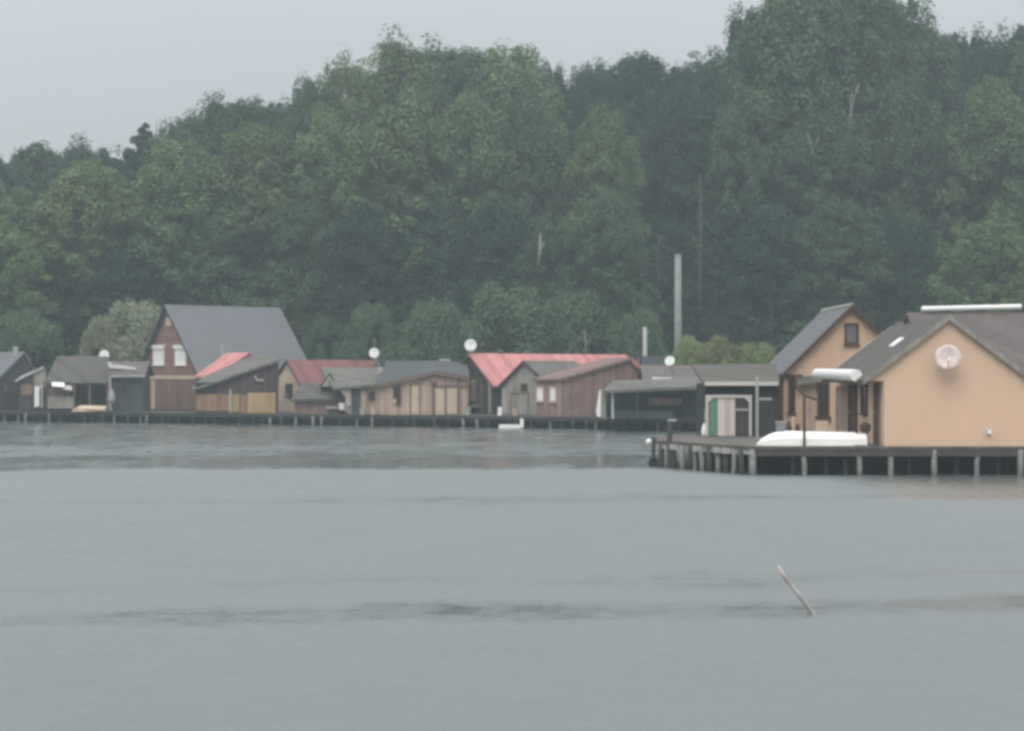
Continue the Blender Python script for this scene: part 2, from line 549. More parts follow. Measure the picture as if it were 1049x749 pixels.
# ---------------------------------------------------------------- building helpers
class House:
    """walls with a gable towards the viewer; local u along the gable, v along the ridge"""

    def __init__(s, name, label, cat, Y, b, pxL, pxR, eL, eR, apex, end, base=0.7, wall='brown', roof='rgrey', oh=0.25,
                 t=0.12, length=None, group=None, foh=0.2, wall_open=False):
        b = R(b)
        s.b = b
        cu, su = math.cos(b), -math.sin(b)
        s.cu, s.su, s.base = cu, su, base
        tL, tR = (pxL - CX) / F, (pxR - CX) / F
        if b >= 0:
            rx, ry = tR * Y, Y
            w = (rx - tL * ry) / (cu - tL * su)
            s.ox, s.oy = rx - w * cu, ry - w * su
        else:
            s.ox, s.oy = tL * Y, Y
            w = (tR * s.oy - s.ox) / (cu - tR * su)
        s.w = w
        s.e = empty(name, label, cat, (s.ox, s.oy, base), -b, group)
        ua = s.u(apex[0])
        za = s.z(apex[1], ua)
        zl, zr = s.z(eL, 0), s.z(eR, w)
        ax, ay = s.ox + ua * cu, s.oy + ua * su
        vx, vy = math.sin(b), math.cos(b)
        if length is None:
            te = (end - CX) / F
            length = (te * ay - ax) / (vx - te * vy)
        s.L, s.ua, s.za, s.zl, s.zr = length, ua, za, zl, zr
        mb = MB()
        fr = [(0, 0, 0), (w, 0, 0), (w, 0, zr), (ua, 0, za), (0, 0, zl)]
        mb.prism(fr, [(x, length, z) for x, y, z in fr])
        s.wall = mb.build('wall', M[wall], s.e)
        gl, gr = (za - zl) / max(ua, 1e-3), (za - zr) / max(w - ua, 1e-3)
        prof = [(-oh, zl - gl * oh + t), (ua, za + t + 0.004), (w + oh, zr - gr * oh + t)]
        lo = [(x, z - t + 0.006) for x, z in prof]
        mb = MB()
        y0, y1 = -foh, length + foh
        v = [(x, y0, z) for x, z in prof] + [(x, y0, z) for x, z in lo] + [(x, y1, z) for x, z in prof] + [(x, y1, z) for x, z in lo]
        f = [(0, 1, 4, 3), (1, 2, 5, 4), (6, 9, 10, 7), (7, 10, 11, 8), (0, 6, 7, 1), (1, 7, 8, 2), (3, 4, 10, 9), (4, 5, 11, 10), (0, 3, 9, 6), (2, 8, 11, 5)]
        mb.add(v, f)
        s.roof = mb.build('roof', M[roof], s.e)
        s.prof, s.lo, s.foh, s.t = prof, lo, foh, t

    def u(s, px):
        t = (px - CX) / F
        return (t * s.oy - s.ox) / (s.cu - t * s.su)

    def z(s, py, u):
        return EYE - (py - HZ) / F * (s.oy + u * s.su) - s.base

    def rect(s, x0, y0, x1, y1):
        u0, u1 = s.u(x0), s.u(x1)
        um = (u0 + u1) / 2
        return u0, u1, s.z(y1, um), s.z(y0, um)

    def sidev(s, px, u=0.0):
        """distance along the side wall at u for a photo column"""
        ax, ay = s.ox + u * s.cu, s.oy + u * s.su
        vx, vy = math.sin(s.b), math.cos(s.b)
        t = (px - CX) / F
        return (t * ay - ax) / (vx - t * vy)

    def front(s, x0, y0, x1, y1, kind='window', **k):
        u0, u1, z0, z1 = s.rect(x0, y0, x1, y1)
        return opening(s.e, u0, u1, 0, max(z0, 0.02), z1, kind, **k)

    def panel(s, name, x0, y0, x1, y1, mt, d=0.05):
        u0, u1, z0, z1 = s.rect(x0, y0, x1, y1)
        return MB().box(u0, u1, -d, 0.03, max(z0, 0.01), z1).build(name, M[mt], s.e)

    def rake(s, mt, side='both', h=0.16):
        mb = MB()
        idx = [(0, 1), (1, 2)]
        if side == 'L':
            idx = idx[:1]
        if side == 'R':
            idx = idx[1:]
        for i, j in idx:
            a, c = s.prof[i], s.prof[j]
            y = -s.foh - 0.035
            q = [(a[0], y, a[1] + 0.02), (c[0], y, c[1] + 0.02), (c[0], y, c[1] - h), (a[0], y, a[1] - h)]
            mb.prism(q, [(x, -s.foh - 0.003, z) for x, _, z in q])
        mb.build('rake_board', M[mt], s.e)


def opening(parent, u0, u1, y, z0, z1, kind='window', frame='frame', pane='glass', fw=0.06, depth=0.07, axis='front', bars=0):
    """a framed window or door on a wall facing -y at y (or facing -x at x=y when axis is 'side')"""
    def bx(mb, a0, a1, d0, d1, c0, c1):
        if axis == 'front':
            mb.box(a0, a1, y + d0, y + d1, c0, c1)
        else:
            mb.box(y + d0, y + d1, a0, a1, c0, c1)
        return mb
    mb = MB()
    bx(mb, u0, u0 + fw, -depth, 0.02, z0, z1)
    bx(mb, u1 - fw, u1, -depth, 0.02, z0, z1)
    bx(mb, u0 + fw, u1 - fw, -depth, 0.02, z1 - fw, z1)
    if kind == 'window':
        bx(mb, u0 - 0.04, u1 + 0.04, -depth - 0.05, 0.02, z0 - 0.05, z0)
        bx(mb, u0 + fw, u1 - fw, -depth, 0.02, z0, z0 + fw)
        for i in range(bars):
            c = u0 + (u1 - u0) * (i + 1) / (bars + 1)
            bx(mb, c - 0.025, c + 0.025, -depth + 0.008, 0.0, z0 + fw, z1 - fw)
    o = mb.build(kind, M[frame], parent)
    lo = z0 + fw if kind == 'window' else z0
    bx(MB(), u0 + fw, u1 - fw, -0.022, -0.004, lo, z1 - fw)
    mb = bx(MB(), u0 + fw, u1 - fw, -0.028, 0.004, lo, z1 - fw)
    mb.build('pane' if kind == 'window' else 'door_leaf', M[pane], o)
    if kind == 'door':
        zc = z0 + 0.48 * (z1 - z0)
        bx(MB(), u1 - fw - 0.12, u1 - fw - 0.06, -0.09, -0.03, zc, zc + 0.1).build('handle', M['metal'], o)
    return o


def hut(name, label, cat, Y, poly, depth, wall, base=0.7, group=None):
    """a hut whose front outline is poly (photo points) at distance Y, walls running straight back"""
    x0 = min(p[0] for p in poly)
    o = P(x0, 0, Y)
    e = empty(name, label, cat, (o.x, Y, base), 0, group)
    fr = []
    for px, py in poly:
        q = P(px, py, Y)
        fr.append((q.x - o.x, 0, max(q.z - base, 0)))
    MB().prism(fr, [(x, depth, z) for x, y, z in fr]).build('wall', M[wall], e)
    e['_Y'] = Y
    return e


def loc(e, px, py, Y):
    q = P(px, py, Y)
    return (q.x - e.location.x, q.y - e.location.y, q.z - e.location.z)


def slab(e, name, pts, mt, t=0.12):
    return MB().slab([loc(e, *p) for p in pts], t).build(name, M[mt], e)


def fbox(e, name, x0, y0, x1, y1, Y, mt, d=0.06, back=0.02, parent=None):
    """a board standing proud of a front at distance Y"""
    a, c = loc(e, x0, y1, Y), loc(e, x1, y0, Y)
    return MB().box(a[0], c[0], a[1] - d, a[1] + back, max(a[2], 0.01), c[2]).build(name, M[mt], e)


def fopen(e, x0, y0, x1, y1, Y, kind='window', **k):
    a, c = loc(e, x0, y1, Y), loc(e, x1, y0, Y)
    return opening(e, a[0], c[0], a[1], max(a[2], 0.02), c[2], kind, **k)


def longhouse(name, label, cat, Y, pxL, pxR, depth, eave, ridge, wall, roof, base=0.7, inL=0, inR=0, oh=0.25, foh=0.35, group=None, vw=0.0, t=0.12):
    """ridge parallel to the front; inL, inR hip the ends by that many photo columns; vw sets the front wall back under the eave"""
    xl, xr = PX(pxL, Y), PX(pxR, Y)
    w = xr - xl
    e = empty(name, label, cat, (xl, Y, base), 0, group)
    ze = PZ(eave, Y - foh) - base
    zr = PZ(ridge, Y + depth / 2) - base
    il, ir = inL * Y / F, inR * Y / F
    zw = ze + (zr - ze) * foh / (depth / 2 + foh)
    fr = [(0, vw, 0), (0, vw, zw + (zr - zw) * vw / (depth / 2)), (0, depth / 2, zr if not il else zw), (0, depth, zw), (0, depth, 0)]
    if il or ir:
        fr = [(0, vw, 0), (0, vw, zw), (0, depth / 2, zw), (0, depth, zw), (0, depth, 0)]
    MB().prism(fr, [(w, y, z) for x, y, z in fr]).build('wall', M[wall], e)
    a = [(-oh, -foh, ze), (w + oh, -foh, ze), (w + oh - ir, depth / 2, zr), (-oh + il, depth / 2, zr), (w + oh, depth + foh, ze), (-oh, depth + foh, ze)]
    up = [(x, y, z + t) for x, y, z in a]
    mb = MB()
    fs = [(0, 1, 2, 3), (3, 2, 4, 5), (6, 9, 8, 7), (9, 11, 10, 8), (0, 6, 7, 1), (5, 4, 10, 11), (1, 7, 8, 2), (2, 8, 10, 4), (0, 3, 9, 6), (3, 5, 11, 9)]
    if il:
        fs += [(0, 3, 5), (6, 11, 9)]
    if ir:
        fs += [(1, 4, 2), (7, 8, 10)]
    mb.add(a + up, fs)
    mb.build('roof', M[roof], e)
    return e


def dish(label, px, py, rpx, Y, foot, arm_to=None, old=False, aim=(-0.12, -1, 0.12), group='satellite dishes'):
    """foot = photo point and distance where the mast stands"""
    c = P(px, py, Y)
    r = rpx * Y / F
    b = P(*foot)
    e = empty('satellite_dish', label, 'satellite dish', b, 0, group)
    ax = Vector(aim).normalized()
    o = c - b
    prof = [(0.001, -0.05 * r), (0.35 * r, -0.02 * r), (0.7 * r, 0.07 * r), (r, 0.2 * r), (r, 0.26 * r), (0.68 * r, 0.12 * r), (0.3 * r, 0.03 * r), (0.001, 0.0)]
    MB().lathe(prof, o, ax, 28).build('reflector', M['dishold' if old else 'dish'], e, smooth=True)
    low = o + Vector((0, -0.02, -r * 0.9))
    tip = o + ax * (r * 1.0) + Vector((0, 0, -r * 0.25))
    MB().tube([low, tip], 0.016, 6).build('feed_arm', M['dish'], e)
    MB().lathe([(0.001, -0.06), (0.05, -0.06), (0.06, 0.06), (0.001, 0.06)], tip, ax, 10).build('feed_horn', M['dish'], e)
    bk = o - ax * (0.07 * r + 0.05)
    MB().tube([(0, 0, 0), bk] if not arm_to else [(0, 0, 0), bk], 0.045, 8).build('mast', M['metal'], e)
    return e


# ---------------------------------------------------------------- trees
rng = np.random.default_rng(11)


def leaf_cloud(cent, rad, per, size, up=0.55, seed=0, flat=1.0):
    """quads scattered over the shells of many small lobes"""
    g = np.random.default_rng(seed)
    n = len(cent)
    tot = n * per
    d = g.normal(size=(tot, 3))
    d /= np.linalg.norm(d, axis=1, keepdims=True)
    d[:, 2] = np.where(d[:, 2] < -0.7, -d[:, 2], d[:, 2])
    ci = np.repeat(np.arange(n), per)
    rr = rad[ci][:, None] * (0.62 + 0.48 * g.random((tot, 1)))
    p = cent[ci] + d * rr * (np.concatenate([np.ones((tot, 2)), flat], 1) if hasattr(flat, 'shape') else np.array([1, 1, flat]))
    nrm = d + np.array([0, 0, up]) + g.normal(scale=0.45, size=(tot, 3))
    nrm /= np.linalg.norm(nrm, axis=1, keepdims=True)
    ref = g.normal(size=(tot, 3))
    a = np.cross(nrm, ref)
    a /= np.linalg.norm(a, axis=1, keepdims=True)
    b = np.cross(nrm, a)
    s = size * (0.6 + 0.8 * g.random((tot, 1)))
    a *= s
    b *= s * (0.5 + 0.35 * g.random((tot, 1)))
    v = np.stack([p - a, p - b * 0.9, p + a, p + b], axis=1).reshape(-1, 3)
    return v


def quads_mesh(name, v):
    n = len(v) // 4
    me = bpy.data.meshes.new(name)
    me.vertices.add(len(v))
    me.vertices.foreach_set('co', v.astype(np.float32).ravel())
    me.loops.add(n * 4)
    me.loops.foreach_set('vertex_index', np.arange(n * 4, dtype=np.int32))
    me.polygons.add(n)
    me.polygons.foreach_set('loop_start', np.arange(n, dtype=np.int32) * 4)
    me.polygons.foreach_set('loop_total', np.full(n, 4, dtype=np.int32))
    me.update()
    me.materials.append(LEAF['mid'])
    return me


def crown_mesh(kind, seed):
    """broad / tall / pine / bush crowns about 18 m (bush 3 m) high, radius 4 m (bush 2 m)"""
    g = np.random.default_rng(seed)
    if kind == 'bush':
        n = 80
        t = g.random(n)
        env = np.sqrt(np.clip(1 - (t * 0.98) ** 2, 0, 1)) * 2.0
        ang = g.random(n) * 6.283
        rr = env * np.sqrt(0.25 + 0.75 * g.random(n))
        c = np.stack([rr * np.cos(ang), rr * np.sin(ang), 0.2 + t * 2.5], 1)
        return quads_mesh('bush_crown', leaf_cloud(c, 0.22 + 0.33 * g.random(n), 330, 0.048, seed=seed))
    if kind == 'pine':
        pts, rad = [], []
        nb = 58
        lean = g.normal(scale=0.35, size=2)
        for q in range(nb):
            t = 0.22 + 0.76 * (q + g.random()) / nb
            ang = q * 2.4 + g.normal(scale=0.5)
            reach = 3.2 * min(1.0, ((1.02 - t) / 0.42)) ** 0.85 * (0.6 + 0.6 * g.random()) + 0.15
            m = max(2, int(reach * 2.6))
            rise = (0.5 if t > 0.6 else 0.1) + g.normal(scale=0.2)
            for w_ in range(m):
                k = (w_ + 0.4) / m
                pts.append((reach * k * math.cos(ang) + lean[0] * t, reach * k * math.sin(ang) + lean[1] * t, t * 16.6 + rise * reach * k * k))
                rad.append((0.26 + 0.3 * g.random()) * (1.15 - 0.45 * t))
        for q in range(4):
            pts.append((lean[0] + 0.1 * g.normal(), lean[1] + 0.1 * g.normal(), 16.0 + 0.32 * q))
            rad.append(0.34 - 0.05 * q)
        return quads_mesh('pine_crown', leaf_cloud(np.array(pts), np.array(rad), 120, 0.11, seed=seed, flat=0.9))
    n = 330
    # a few large limbs carry the lobes so that the outline is uneven
    lim = 13 if kind == 'broad' else 10
    la = np.arange(lim) * 2.399 + g.random() * 6
    lt = 0.18 + 0.68 * (np.arange(lim) + g.random(lim)) / lim
    prof = (lambda t: np.sin(np.pi * np.clip(0.14 + 0.86 * t, 0, 1)) ** 0.6) if kind == 'broad' else (lambda t: np.sin(np.pi * np.clip(0.22 + 0.77 * t, 0, 1)) ** 0.8)
    lr = 2.35 * prof(lt) * (0.7 + 0.5 * g.random(lim))
    lc = np.stack([lr * np.cos(la), lr * np.sin(la), lt * 16.6], 1)
    lc = np.vstack([lc, [[0, 0, 15.2], [0.6 * g.normal(), 0.6 * g.normal(), 13.2]]])
    ci = g.integers(0, len(lc), n)
    d = g.normal(size=(n, 3))
    d /= np.linalg.norm(d, axis=1, keepdims=True)
    c = lc[ci] + d * np.array([1.55, 1.55, 2.1]) * (0.45 + 0.6 * g.random((n, 1)))
    # the rest of the spray fills the dome between the limbs
    h = n // 2
    ct = g.random(h)
    ca = g.random(h) * 6.283
    cr = 3.55 * np.clip(1 - np.abs((ct - 0.42) / (0.60 if kind == 'broad' else 0.64)) ** 2.3, 0, 1) ** 0.62 * (0.55 + 0.5 * g.random(h))
    cr *= 1 + 0.16 * np.sin(3 * ca + 9 * ct + seed)
    c[:h] = np.stack([cr * np.cos(ca), cr * np.sin(ca), ct * 17.3], 1)
    # upright shoots roughen the top of the dome
    k = 46
    sa, sr_ = g.random(k) * 6.283, 3.0 * np.sqrt(g.random(k))
    c[h:h + k] = np.stack([sr_ * np.cos(sa), sr_ * np.sin(sa), 17.5 - 4.2 * (sr_ / 3.2) ** 2 - 1.5 * g.random(k)], 1)
    c[:, 2] = np.clip(c[:, 2], 0.6, 17.6)
    rad = 0.32 + 0.62 * g.random(n) ** 1.8
    rad[h:h + k] = 0.32 + 0.3 * g.random(k)
    return quads_mesh(kind + '_crown', leaf_cloud(c, rad, 165, 0.098, seed=seed, flat=np.where(np.repeat(c[:, 2], 165) > 13, 1.5, 1.0)[:, None]))


def trunk_mesh(kind, seed):
    g = random.Random(seed)
    mb = MB()
    H = 17.2 if kind != 'bush' else 2.2
    r0 = 0.24 if kind != 'bush' else 0.07
    pts, rad = [], []
    dx = dy = 0
    for i in range(9):
        t = i / 8
        dx += g.uniform(-.16, .16) * (H / 17)
        dy += g.uniform(-.16, .16) * (H / 17)
        pts.append((dx * t, dy * t, H * t))
        rad.append(r0 * (1 - 0.88 * t))
    mb.tube(pts, rad, 8)
    for i in range(9 if kind != 'bush' else 4):
        t = g.uniform(0.25, 0.85)
        k = min(int(t * 8), 7)
        b = Vector(pts[k]).lerp(Vector(pts[k + 1]), t * 8 - k)
        a = g.uniform(0, 6.28)
        ln = (g.uniform(1.6, 3.0) if kind != 'pine' else g.uniform(0.8, 1.8)) * (H / 17.2)
        up = 0.9 if kind != 'pine' else 0.15
        q = [b, b + Vector((math.cos(a) * ln * .5, math.sin(a) * ln * .5, ln * .4 * up)), b + Vector((math.cos(a) * ln, math.sin(a) * ln, ln * up))]
        mb.tube(q, [r0 * .42 * (1 - t * .6), r0 * .25 * (1 - t * .6), r0 * .08], 6)
    me_o = mb.build('trunk', M['bark'], None, smooth=True)
    me = me_o.data
    bpy.data.objects.remove(me_o)
    return me


CROWN = {k: [crown_mesh(k, 100 * i + j) for j in range(n)] for i, (k, n) in enumerate((('broad', 7), ('tall', 5), ('pine', 7), ('bush', 4)))}
TRUNK = {k: [trunk_mesh(k, 7 * i + j) for j in range(2)] for i, k in enumerate(('broad', 'tall', 'pine', 'bush'))}
tcount = [0]


def tree(label, px, top, wpx, Y, kind='broad', leaf='mid', base=None, bark=None, group='trees of the wood behind the huts', name=None, crown_from=0.0):
    i = tcount[0]
    tcount[0] += 1
    g = random.Random(900 + i)
    base = base if base is not None else (0.6 + max(0, Y - 130) * 0.06)
    H = PZ(top, Y) - base
    w = wpx * Y / F
    nh, nr = (3.0, 2.0) if kind == 'bush' else (17.8, 4.0)
    if kind == 'tall':
        nr = 3.6
    if kind == 'pine':
        nr = 3.0
    names = {'broad': 'broadleaf_tree', 'tall': 'slender_tree', 'pine': 'pine_tree', 'bush': 'bush'}
    e = empty(name or names[kind], label, 'bush' if kind == 'bush' else 'tree', (PX(px, Y), Y, base), g.uniform(0, 6.28), group)
    for nm, me, mt in (('trunk', TRUNK[kind][i % 2], M[bark or {'pine': 'barkpine'}.get(kind, 'bark')]), ('crown', CROWN[kind][i % len(CROWN[kind])], LEAF[leaf])):
        o = bpy.data.objects.new(nm, me)
        COL.objects.link(o)
        o.parent = e
        s = w / (2 * nr)
        sr = s if nm == 'crown' else min(max(s, 0.7), 1.3)
        o.scale = (sr, sr, H / nh)
        o.material_slots[0].link = 'OBJECT'
        o.material_slots[0].material = mt
    return e

# far skyline row, left to right
SKY = 'trees along the skyline of the wood'
for a in [
    ('dark round treetop at the far left end of the skyline', -12, 160, 110, 168, 'broad', 'dark'),
    ('blue green treetop second from the left end of the skyline', 38, 149, 95, 172, 'broad', 'mid'),
    ('low dark treetop just left of the dark skyline knob', 88, 143, 90, 170, 'broad', 'dark'),
    ('dark knob of foliage standing up from the left half of the skyline', 150, 117, 75, 166, 'pine', 'dark'),
    ('feathery green treetop just right of the dark skyline knob', 190, 119, 95, 168, 'broad', 'mid'),
    ('green treetop on the skyline above the roof of the tall brick house', 238, 101, 84, 166, 'tall', 'mid'),
    ('thin dark pine tip left of a pair of pine tips on the rising skyline', 258, 95, 46, 170, 'pine', 'dark'),
    ('thin dark pine tip right of a single pine tip on the rising skyline', 287, 95, 50, 171, 'pine', 'dark'),
    ('ragged slender treetop where the skyline climbs towards the rounded crown', 322, 82, 66, 166, 'tall', 'mid'),
    ('ragged treetop on the left shoulder of the highest rounded crown', 358, 62, 66, 164, 'tall', 'olive'),
    ('highest rounded treetop in the middle of the wood', 410, 40, 122, 160, 'broad', 'olive'),
    ('spiky treetop on the right shoulder of the highest rounded crown', 455, 46, 90, 163, 'tall', 'mid'),
    ('upright treetop above the white dish with thin mast', 492, 54, 80, 166, 'tall', 'mid'),
    ('square topped tree on the skyline above the pink red roof', 525, 50, 85, 165, 'tall', 'olive'),
    ('low dark treetop beside the small gap of sky above the pink roof', 565, 69, 70, 168, 'broad', 'dark'),
    ('small dark pine right of the small gap of sky', 588, 62, 55, 172, 'pine', 'pine'),
    ('dark pine with a sharp tip above the big brown plank hut', 621, 57, 64, 172, 'pine', 'pine'),
    ('broad dark tree above the short white post', 650, 62, 84, 170, 'tall', 'dark'),
    ('dark pine directly above the tall grey pole', 688, 57, 72, 171, 'pine', 'pine'),
    ('dark ragged tree left of the tallest tree', 726, 58, 76, 172, 'tall', 'dark'),
    ('left limb crown leaning out of the tallest tree group against the sky', 768, 12, 56, 158, 'tall', 'dark'),
    ('tallest tree of the wood, running out of the top of the view', 808, -22, 105, 152, 'tall', 'mid'),
    ('tall tree next to the tallest one, with white limbs showing', 866, -16, 92, 154, 'tall', 'mid'),
    ('tall ragged tree right of the white limbed tree', 915, -2, 95, 160, 'tall', 'mid'),
    ('shorter skyline tree in the dip right of the tall ragged trees', 955, 26, 80, 166, 'broad', 'mid'),
    ('pine tip second from the right end of the skyline', 992, 26, 60, 170, 'pine', 'dark'),
    ('dark pine near the right end of the skyline', 1032, 14, 70, 168, 'pine', 'dark'),
    ('treetop cut by the right edge of the view', 1072, 18, 90, 166, 'broad', 'mid'),
]:
    tree(*(a[:3] + (a[3] * (1.5 if a[5] != 'broad' else 1.25),) + a[4:]), group=SKY)
# crowns deep in the wood, glimpsed only through gaps
for px in range(-40, 1100, 52):
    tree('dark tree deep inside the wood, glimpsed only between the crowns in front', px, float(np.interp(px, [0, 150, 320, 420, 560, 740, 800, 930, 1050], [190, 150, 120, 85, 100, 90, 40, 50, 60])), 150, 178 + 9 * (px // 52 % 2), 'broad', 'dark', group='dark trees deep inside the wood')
for px, top, wd in ((606, 64, 60), (633, 68, 76), (664, 63, 60), (709, 69, 80), (741, 60, 60), (272, 104, 60), (302, 100, 60), (935, 26, 70), (974, 36, 70), (1012, 32, 66), (1050, 30, 66)):
    tree('lower dark tip filling a notch between two taller tips of the skyline', px, top + 1, wd * 1.25, 169, 'tall', 'dark', group='lower tips in the notches of the skyline')
# the middle of the wood
for a in [
    ('light green tree at the left edge of the wood below the skyline', 8, 192, 130, 150, 'broad', 'olive'),
    ('light green tree bulging out of the wood left of the brick house', 92, 168, 150, 148, 'broad', 'light'),
    ('big soft green tree right above the brick house gable', 185, 148, 150, 150, 'broad', 'olive'),
    ('wide green tree above the grey roof of the brick house', 262, 130, 160, 151, 'broad', 'olive'),
    ('green tree filling the slope left of the highest rounded crown', 335, 120, 130, 150, 'broad', 'olive'),
    ('olive tree below the highest rounded crown', 415, 98, 150, 149, 'broad', 'olive'),
    ('green tree high above the beige plank hut', 480, 100, 130, 151, 'broad', 'olive'),
    ('dark green tree between the olive tree and the light round one', 545, 105, 120, 152, 'broad', 'mid'),
    ('light round tree high above the brown plank hut', 618, 112, 110, 146, 'broad', 'olive'),
    ('dark tree behind the tall grey pole', 690, 105, 110, 154, 'tall', 'pine'),
    ('pine with a long pale bare trunk beside the tall grey pole', 722, 90, 80, 150, 'pine', 'dark'),
    ('dark green tree left below the tallest tree', 765, 95, 110, 148, 'broad', 'mid'),
    ('dark green tree in the shade right below the tallest tree', 845, 110, 140, 147, 'broad', 'mid'),
    ('green tree below the ragged skyline trees at the right', 920, 85, 130, 150, 'broad', 'mid'),
    ('dark pine in the shaded hollow at the right of the wood', 965, 110, 110, 154, 'pine', 'pine'),
    ('olive tree high at the right edge of the view', 1015, 85, 130, 150, 'broad', 'olive'),
    ('tree half outside the view at the right edge above the orange house', 1080, 100, 120, 148, 'broad', 'mid'),
    ('tree half outside the view at the left edge of the wood', -58, 190, 120, 152, 'broad', 'mid'),
]:
    tree(*a)
# the edge of the wood behind the huts
EDGE = 'trees and bushes at the edge of the wood'
for a in [
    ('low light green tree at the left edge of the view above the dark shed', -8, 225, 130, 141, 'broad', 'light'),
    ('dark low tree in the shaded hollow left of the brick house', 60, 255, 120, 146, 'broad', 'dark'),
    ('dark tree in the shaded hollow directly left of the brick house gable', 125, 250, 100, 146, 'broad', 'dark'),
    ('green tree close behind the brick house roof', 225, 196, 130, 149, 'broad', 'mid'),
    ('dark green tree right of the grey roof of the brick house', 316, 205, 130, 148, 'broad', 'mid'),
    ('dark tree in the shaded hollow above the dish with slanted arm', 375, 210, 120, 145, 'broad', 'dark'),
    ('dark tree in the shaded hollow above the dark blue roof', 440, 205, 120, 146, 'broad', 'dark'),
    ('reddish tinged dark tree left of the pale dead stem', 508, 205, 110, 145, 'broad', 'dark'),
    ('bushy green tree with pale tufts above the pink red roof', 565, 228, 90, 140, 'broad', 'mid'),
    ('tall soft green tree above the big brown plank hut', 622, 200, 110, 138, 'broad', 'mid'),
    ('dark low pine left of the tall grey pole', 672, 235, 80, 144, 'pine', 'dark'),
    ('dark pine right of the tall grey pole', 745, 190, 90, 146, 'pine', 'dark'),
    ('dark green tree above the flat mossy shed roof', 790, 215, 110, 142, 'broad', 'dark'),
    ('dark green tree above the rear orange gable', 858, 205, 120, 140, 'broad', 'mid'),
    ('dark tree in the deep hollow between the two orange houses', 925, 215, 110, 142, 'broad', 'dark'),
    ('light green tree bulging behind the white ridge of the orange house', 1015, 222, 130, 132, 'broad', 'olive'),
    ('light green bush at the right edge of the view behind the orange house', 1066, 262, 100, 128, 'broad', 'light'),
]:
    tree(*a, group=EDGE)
for a in [
    ('silvery pale willow bush left of the brick house gable', 140, 306, 92, 141, 'bush', 'willow'),
    ('small silvery willow bush behind the small satellite dish at the left', 104, 326, 60, 139, 'bush', 'willow'),
    ('green bush behind the dark shed at the left edge', 28, 322, 90, 137, 'bush', 'mid'),
    ('narrow green bush above the white dish with slanted arm', 378, 308, 66, 132, 'bush', 'mid'),
    ('wide olive bush left behind the white dish with thin mast', 447, 306, 120, 131, 'bush', 'mid'),
    ('wide olive bush behind the left half of the pink roof', 515, 294, 140, 133, 'bush', 'mid'),
    ('olive bush behind the right half of the pink roof', 585, 302, 130, 134, 'bush', 'mid'),
    ('dark bush behind the short white post', 655, 315, 70, 131, 'bush', 'mid'),
    ('green bush right of the grey roof of the brick house', 338, 322, 66, 143, 'bush', 'mid'),
    ('yellow green reed clump left of the tall grey pole foot', 706, 345, 52, 117, 'bush', 'reed'),
    ('yellow green reed clump behind the middle of the flat mossy shed', 736, 347, 74, 114, 'bush', 'reed'),
    ('yellow green reed clump touching the grey roof of the rear orange house', 775, 349, 66, 113.6, 'bush', 'reed'),
]:
    tree(*a, group=EDGE)


def bare(name, label, pts, Y, r, mt, group=None):
    """a bare pale stem among the leaves: trunk and its limbs"""
    o = P(*pts[0][0], Y)
    e = empty(name, label, 'dead tree', o, 0, group)
    for i, line in enumerate(pts):
        q = [P(x, y, Y) - o for x, y in line]
        MB().tube(q, [r * (1 - 0.6 * k / (len(q) - 1)) * (1 if i == 0 else .7) for k in range(len(q))], 7).build('trunk' if i == 0 else 'limb', M[mt], e, smooth=True)
    return e


bare('dead_tree', 'white bare forked stem high in the tall right hand trees', [[(866, 146), (870, 128), (872, 112), (876, 97), (880, 86)], [(872, 114), (871, 103), (873, 94)], [(868, 136), (874, 127), (877, 122)]], 147.3, 0.11, 'barkpale')
bare('dead_tree', 'pale bare twig pair left of the white forked stem', [[(833, 158), (830, 146), (827, 136)], [(832, 154), (837, 145), (839, 140)]], 143.6, 0.08, 'barkpale')
bare('dead_tree', 'long thin pale pine trunk right of the tall grey pole', [[(716, 318), (717, 280), (718, 235), (717, 178)], [(717, 200), (711, 186)]], 142.5, 0.085, 'barkpine')
bare('dead_tree', 'short pale stem above the middle of the pink roof', [[(552, 272), (553, 258), (554, 238)], [(553, 258), (558, 248)]], 137.5, 0.14, 'barkpale')
bare('dead_tree', 'thin pale stem just behind the pink roof', [[(600, 372), (600, 352), (599, 338)], [(600, 355), (603, 348)]], 129.5, 0.06, 'barkpale')

# ---------------------------------------------------------------- the row of huts over the water, left to right
ROW = 'huts on stilts along the far shore'


def front_y(px):
    xs = [-40, 0, 100, 200, 300, 400, 500, 600, 700]
    ys = [130, 128.6, 126, 122.3, 119.6, 116.4, 114.0, 110.8, 106]
    return float(np.interp(px, xs, ys))


h = House('shed', 'dark wooden shed with grey gable roof cut by the left edge of the view', 'shed', 129.5, -38, -16, 44, 403, 396, (24, 362), -10, wall='darkwood', roof='rgrey', group=ROW)
h.front(3, 393, 8, 402, 'window', pane='glassgrey')
MB().box(h.ua - .35, h.ua - .1, 0.6, 0.9, h.za - 0.2, h.za + 0.45).build('chimney', M['paleboard'], h.e)

e = hut('shed', 'small dark shed with pale slanting roof and open white door', 'shed', 128.2, [(19, 423), (47, 423), (47, 378), (20, 390)], 3, 'darkwood', group=ROW)
slab(e, 'roof', [(15, 390, 128.0), (45, 375.5, 128.0), (46, 374.5, 131), (22, 385, 131)], 'rpale')
fbox(e, 'gable_board', 35, 378, 47, 396, 128.2, 'greyboard')
o = fopen(e, 35.5, 396, 43.5, 418, 128.2, 'door', pane='black', frame='white')
fbox(e, 'door_shutter', 36, 397, 40.5, 416.5, 128.0, 'white')
fbox(e, 'wall_panel', 22, 394, 33, 405, 128.2, 'brown')

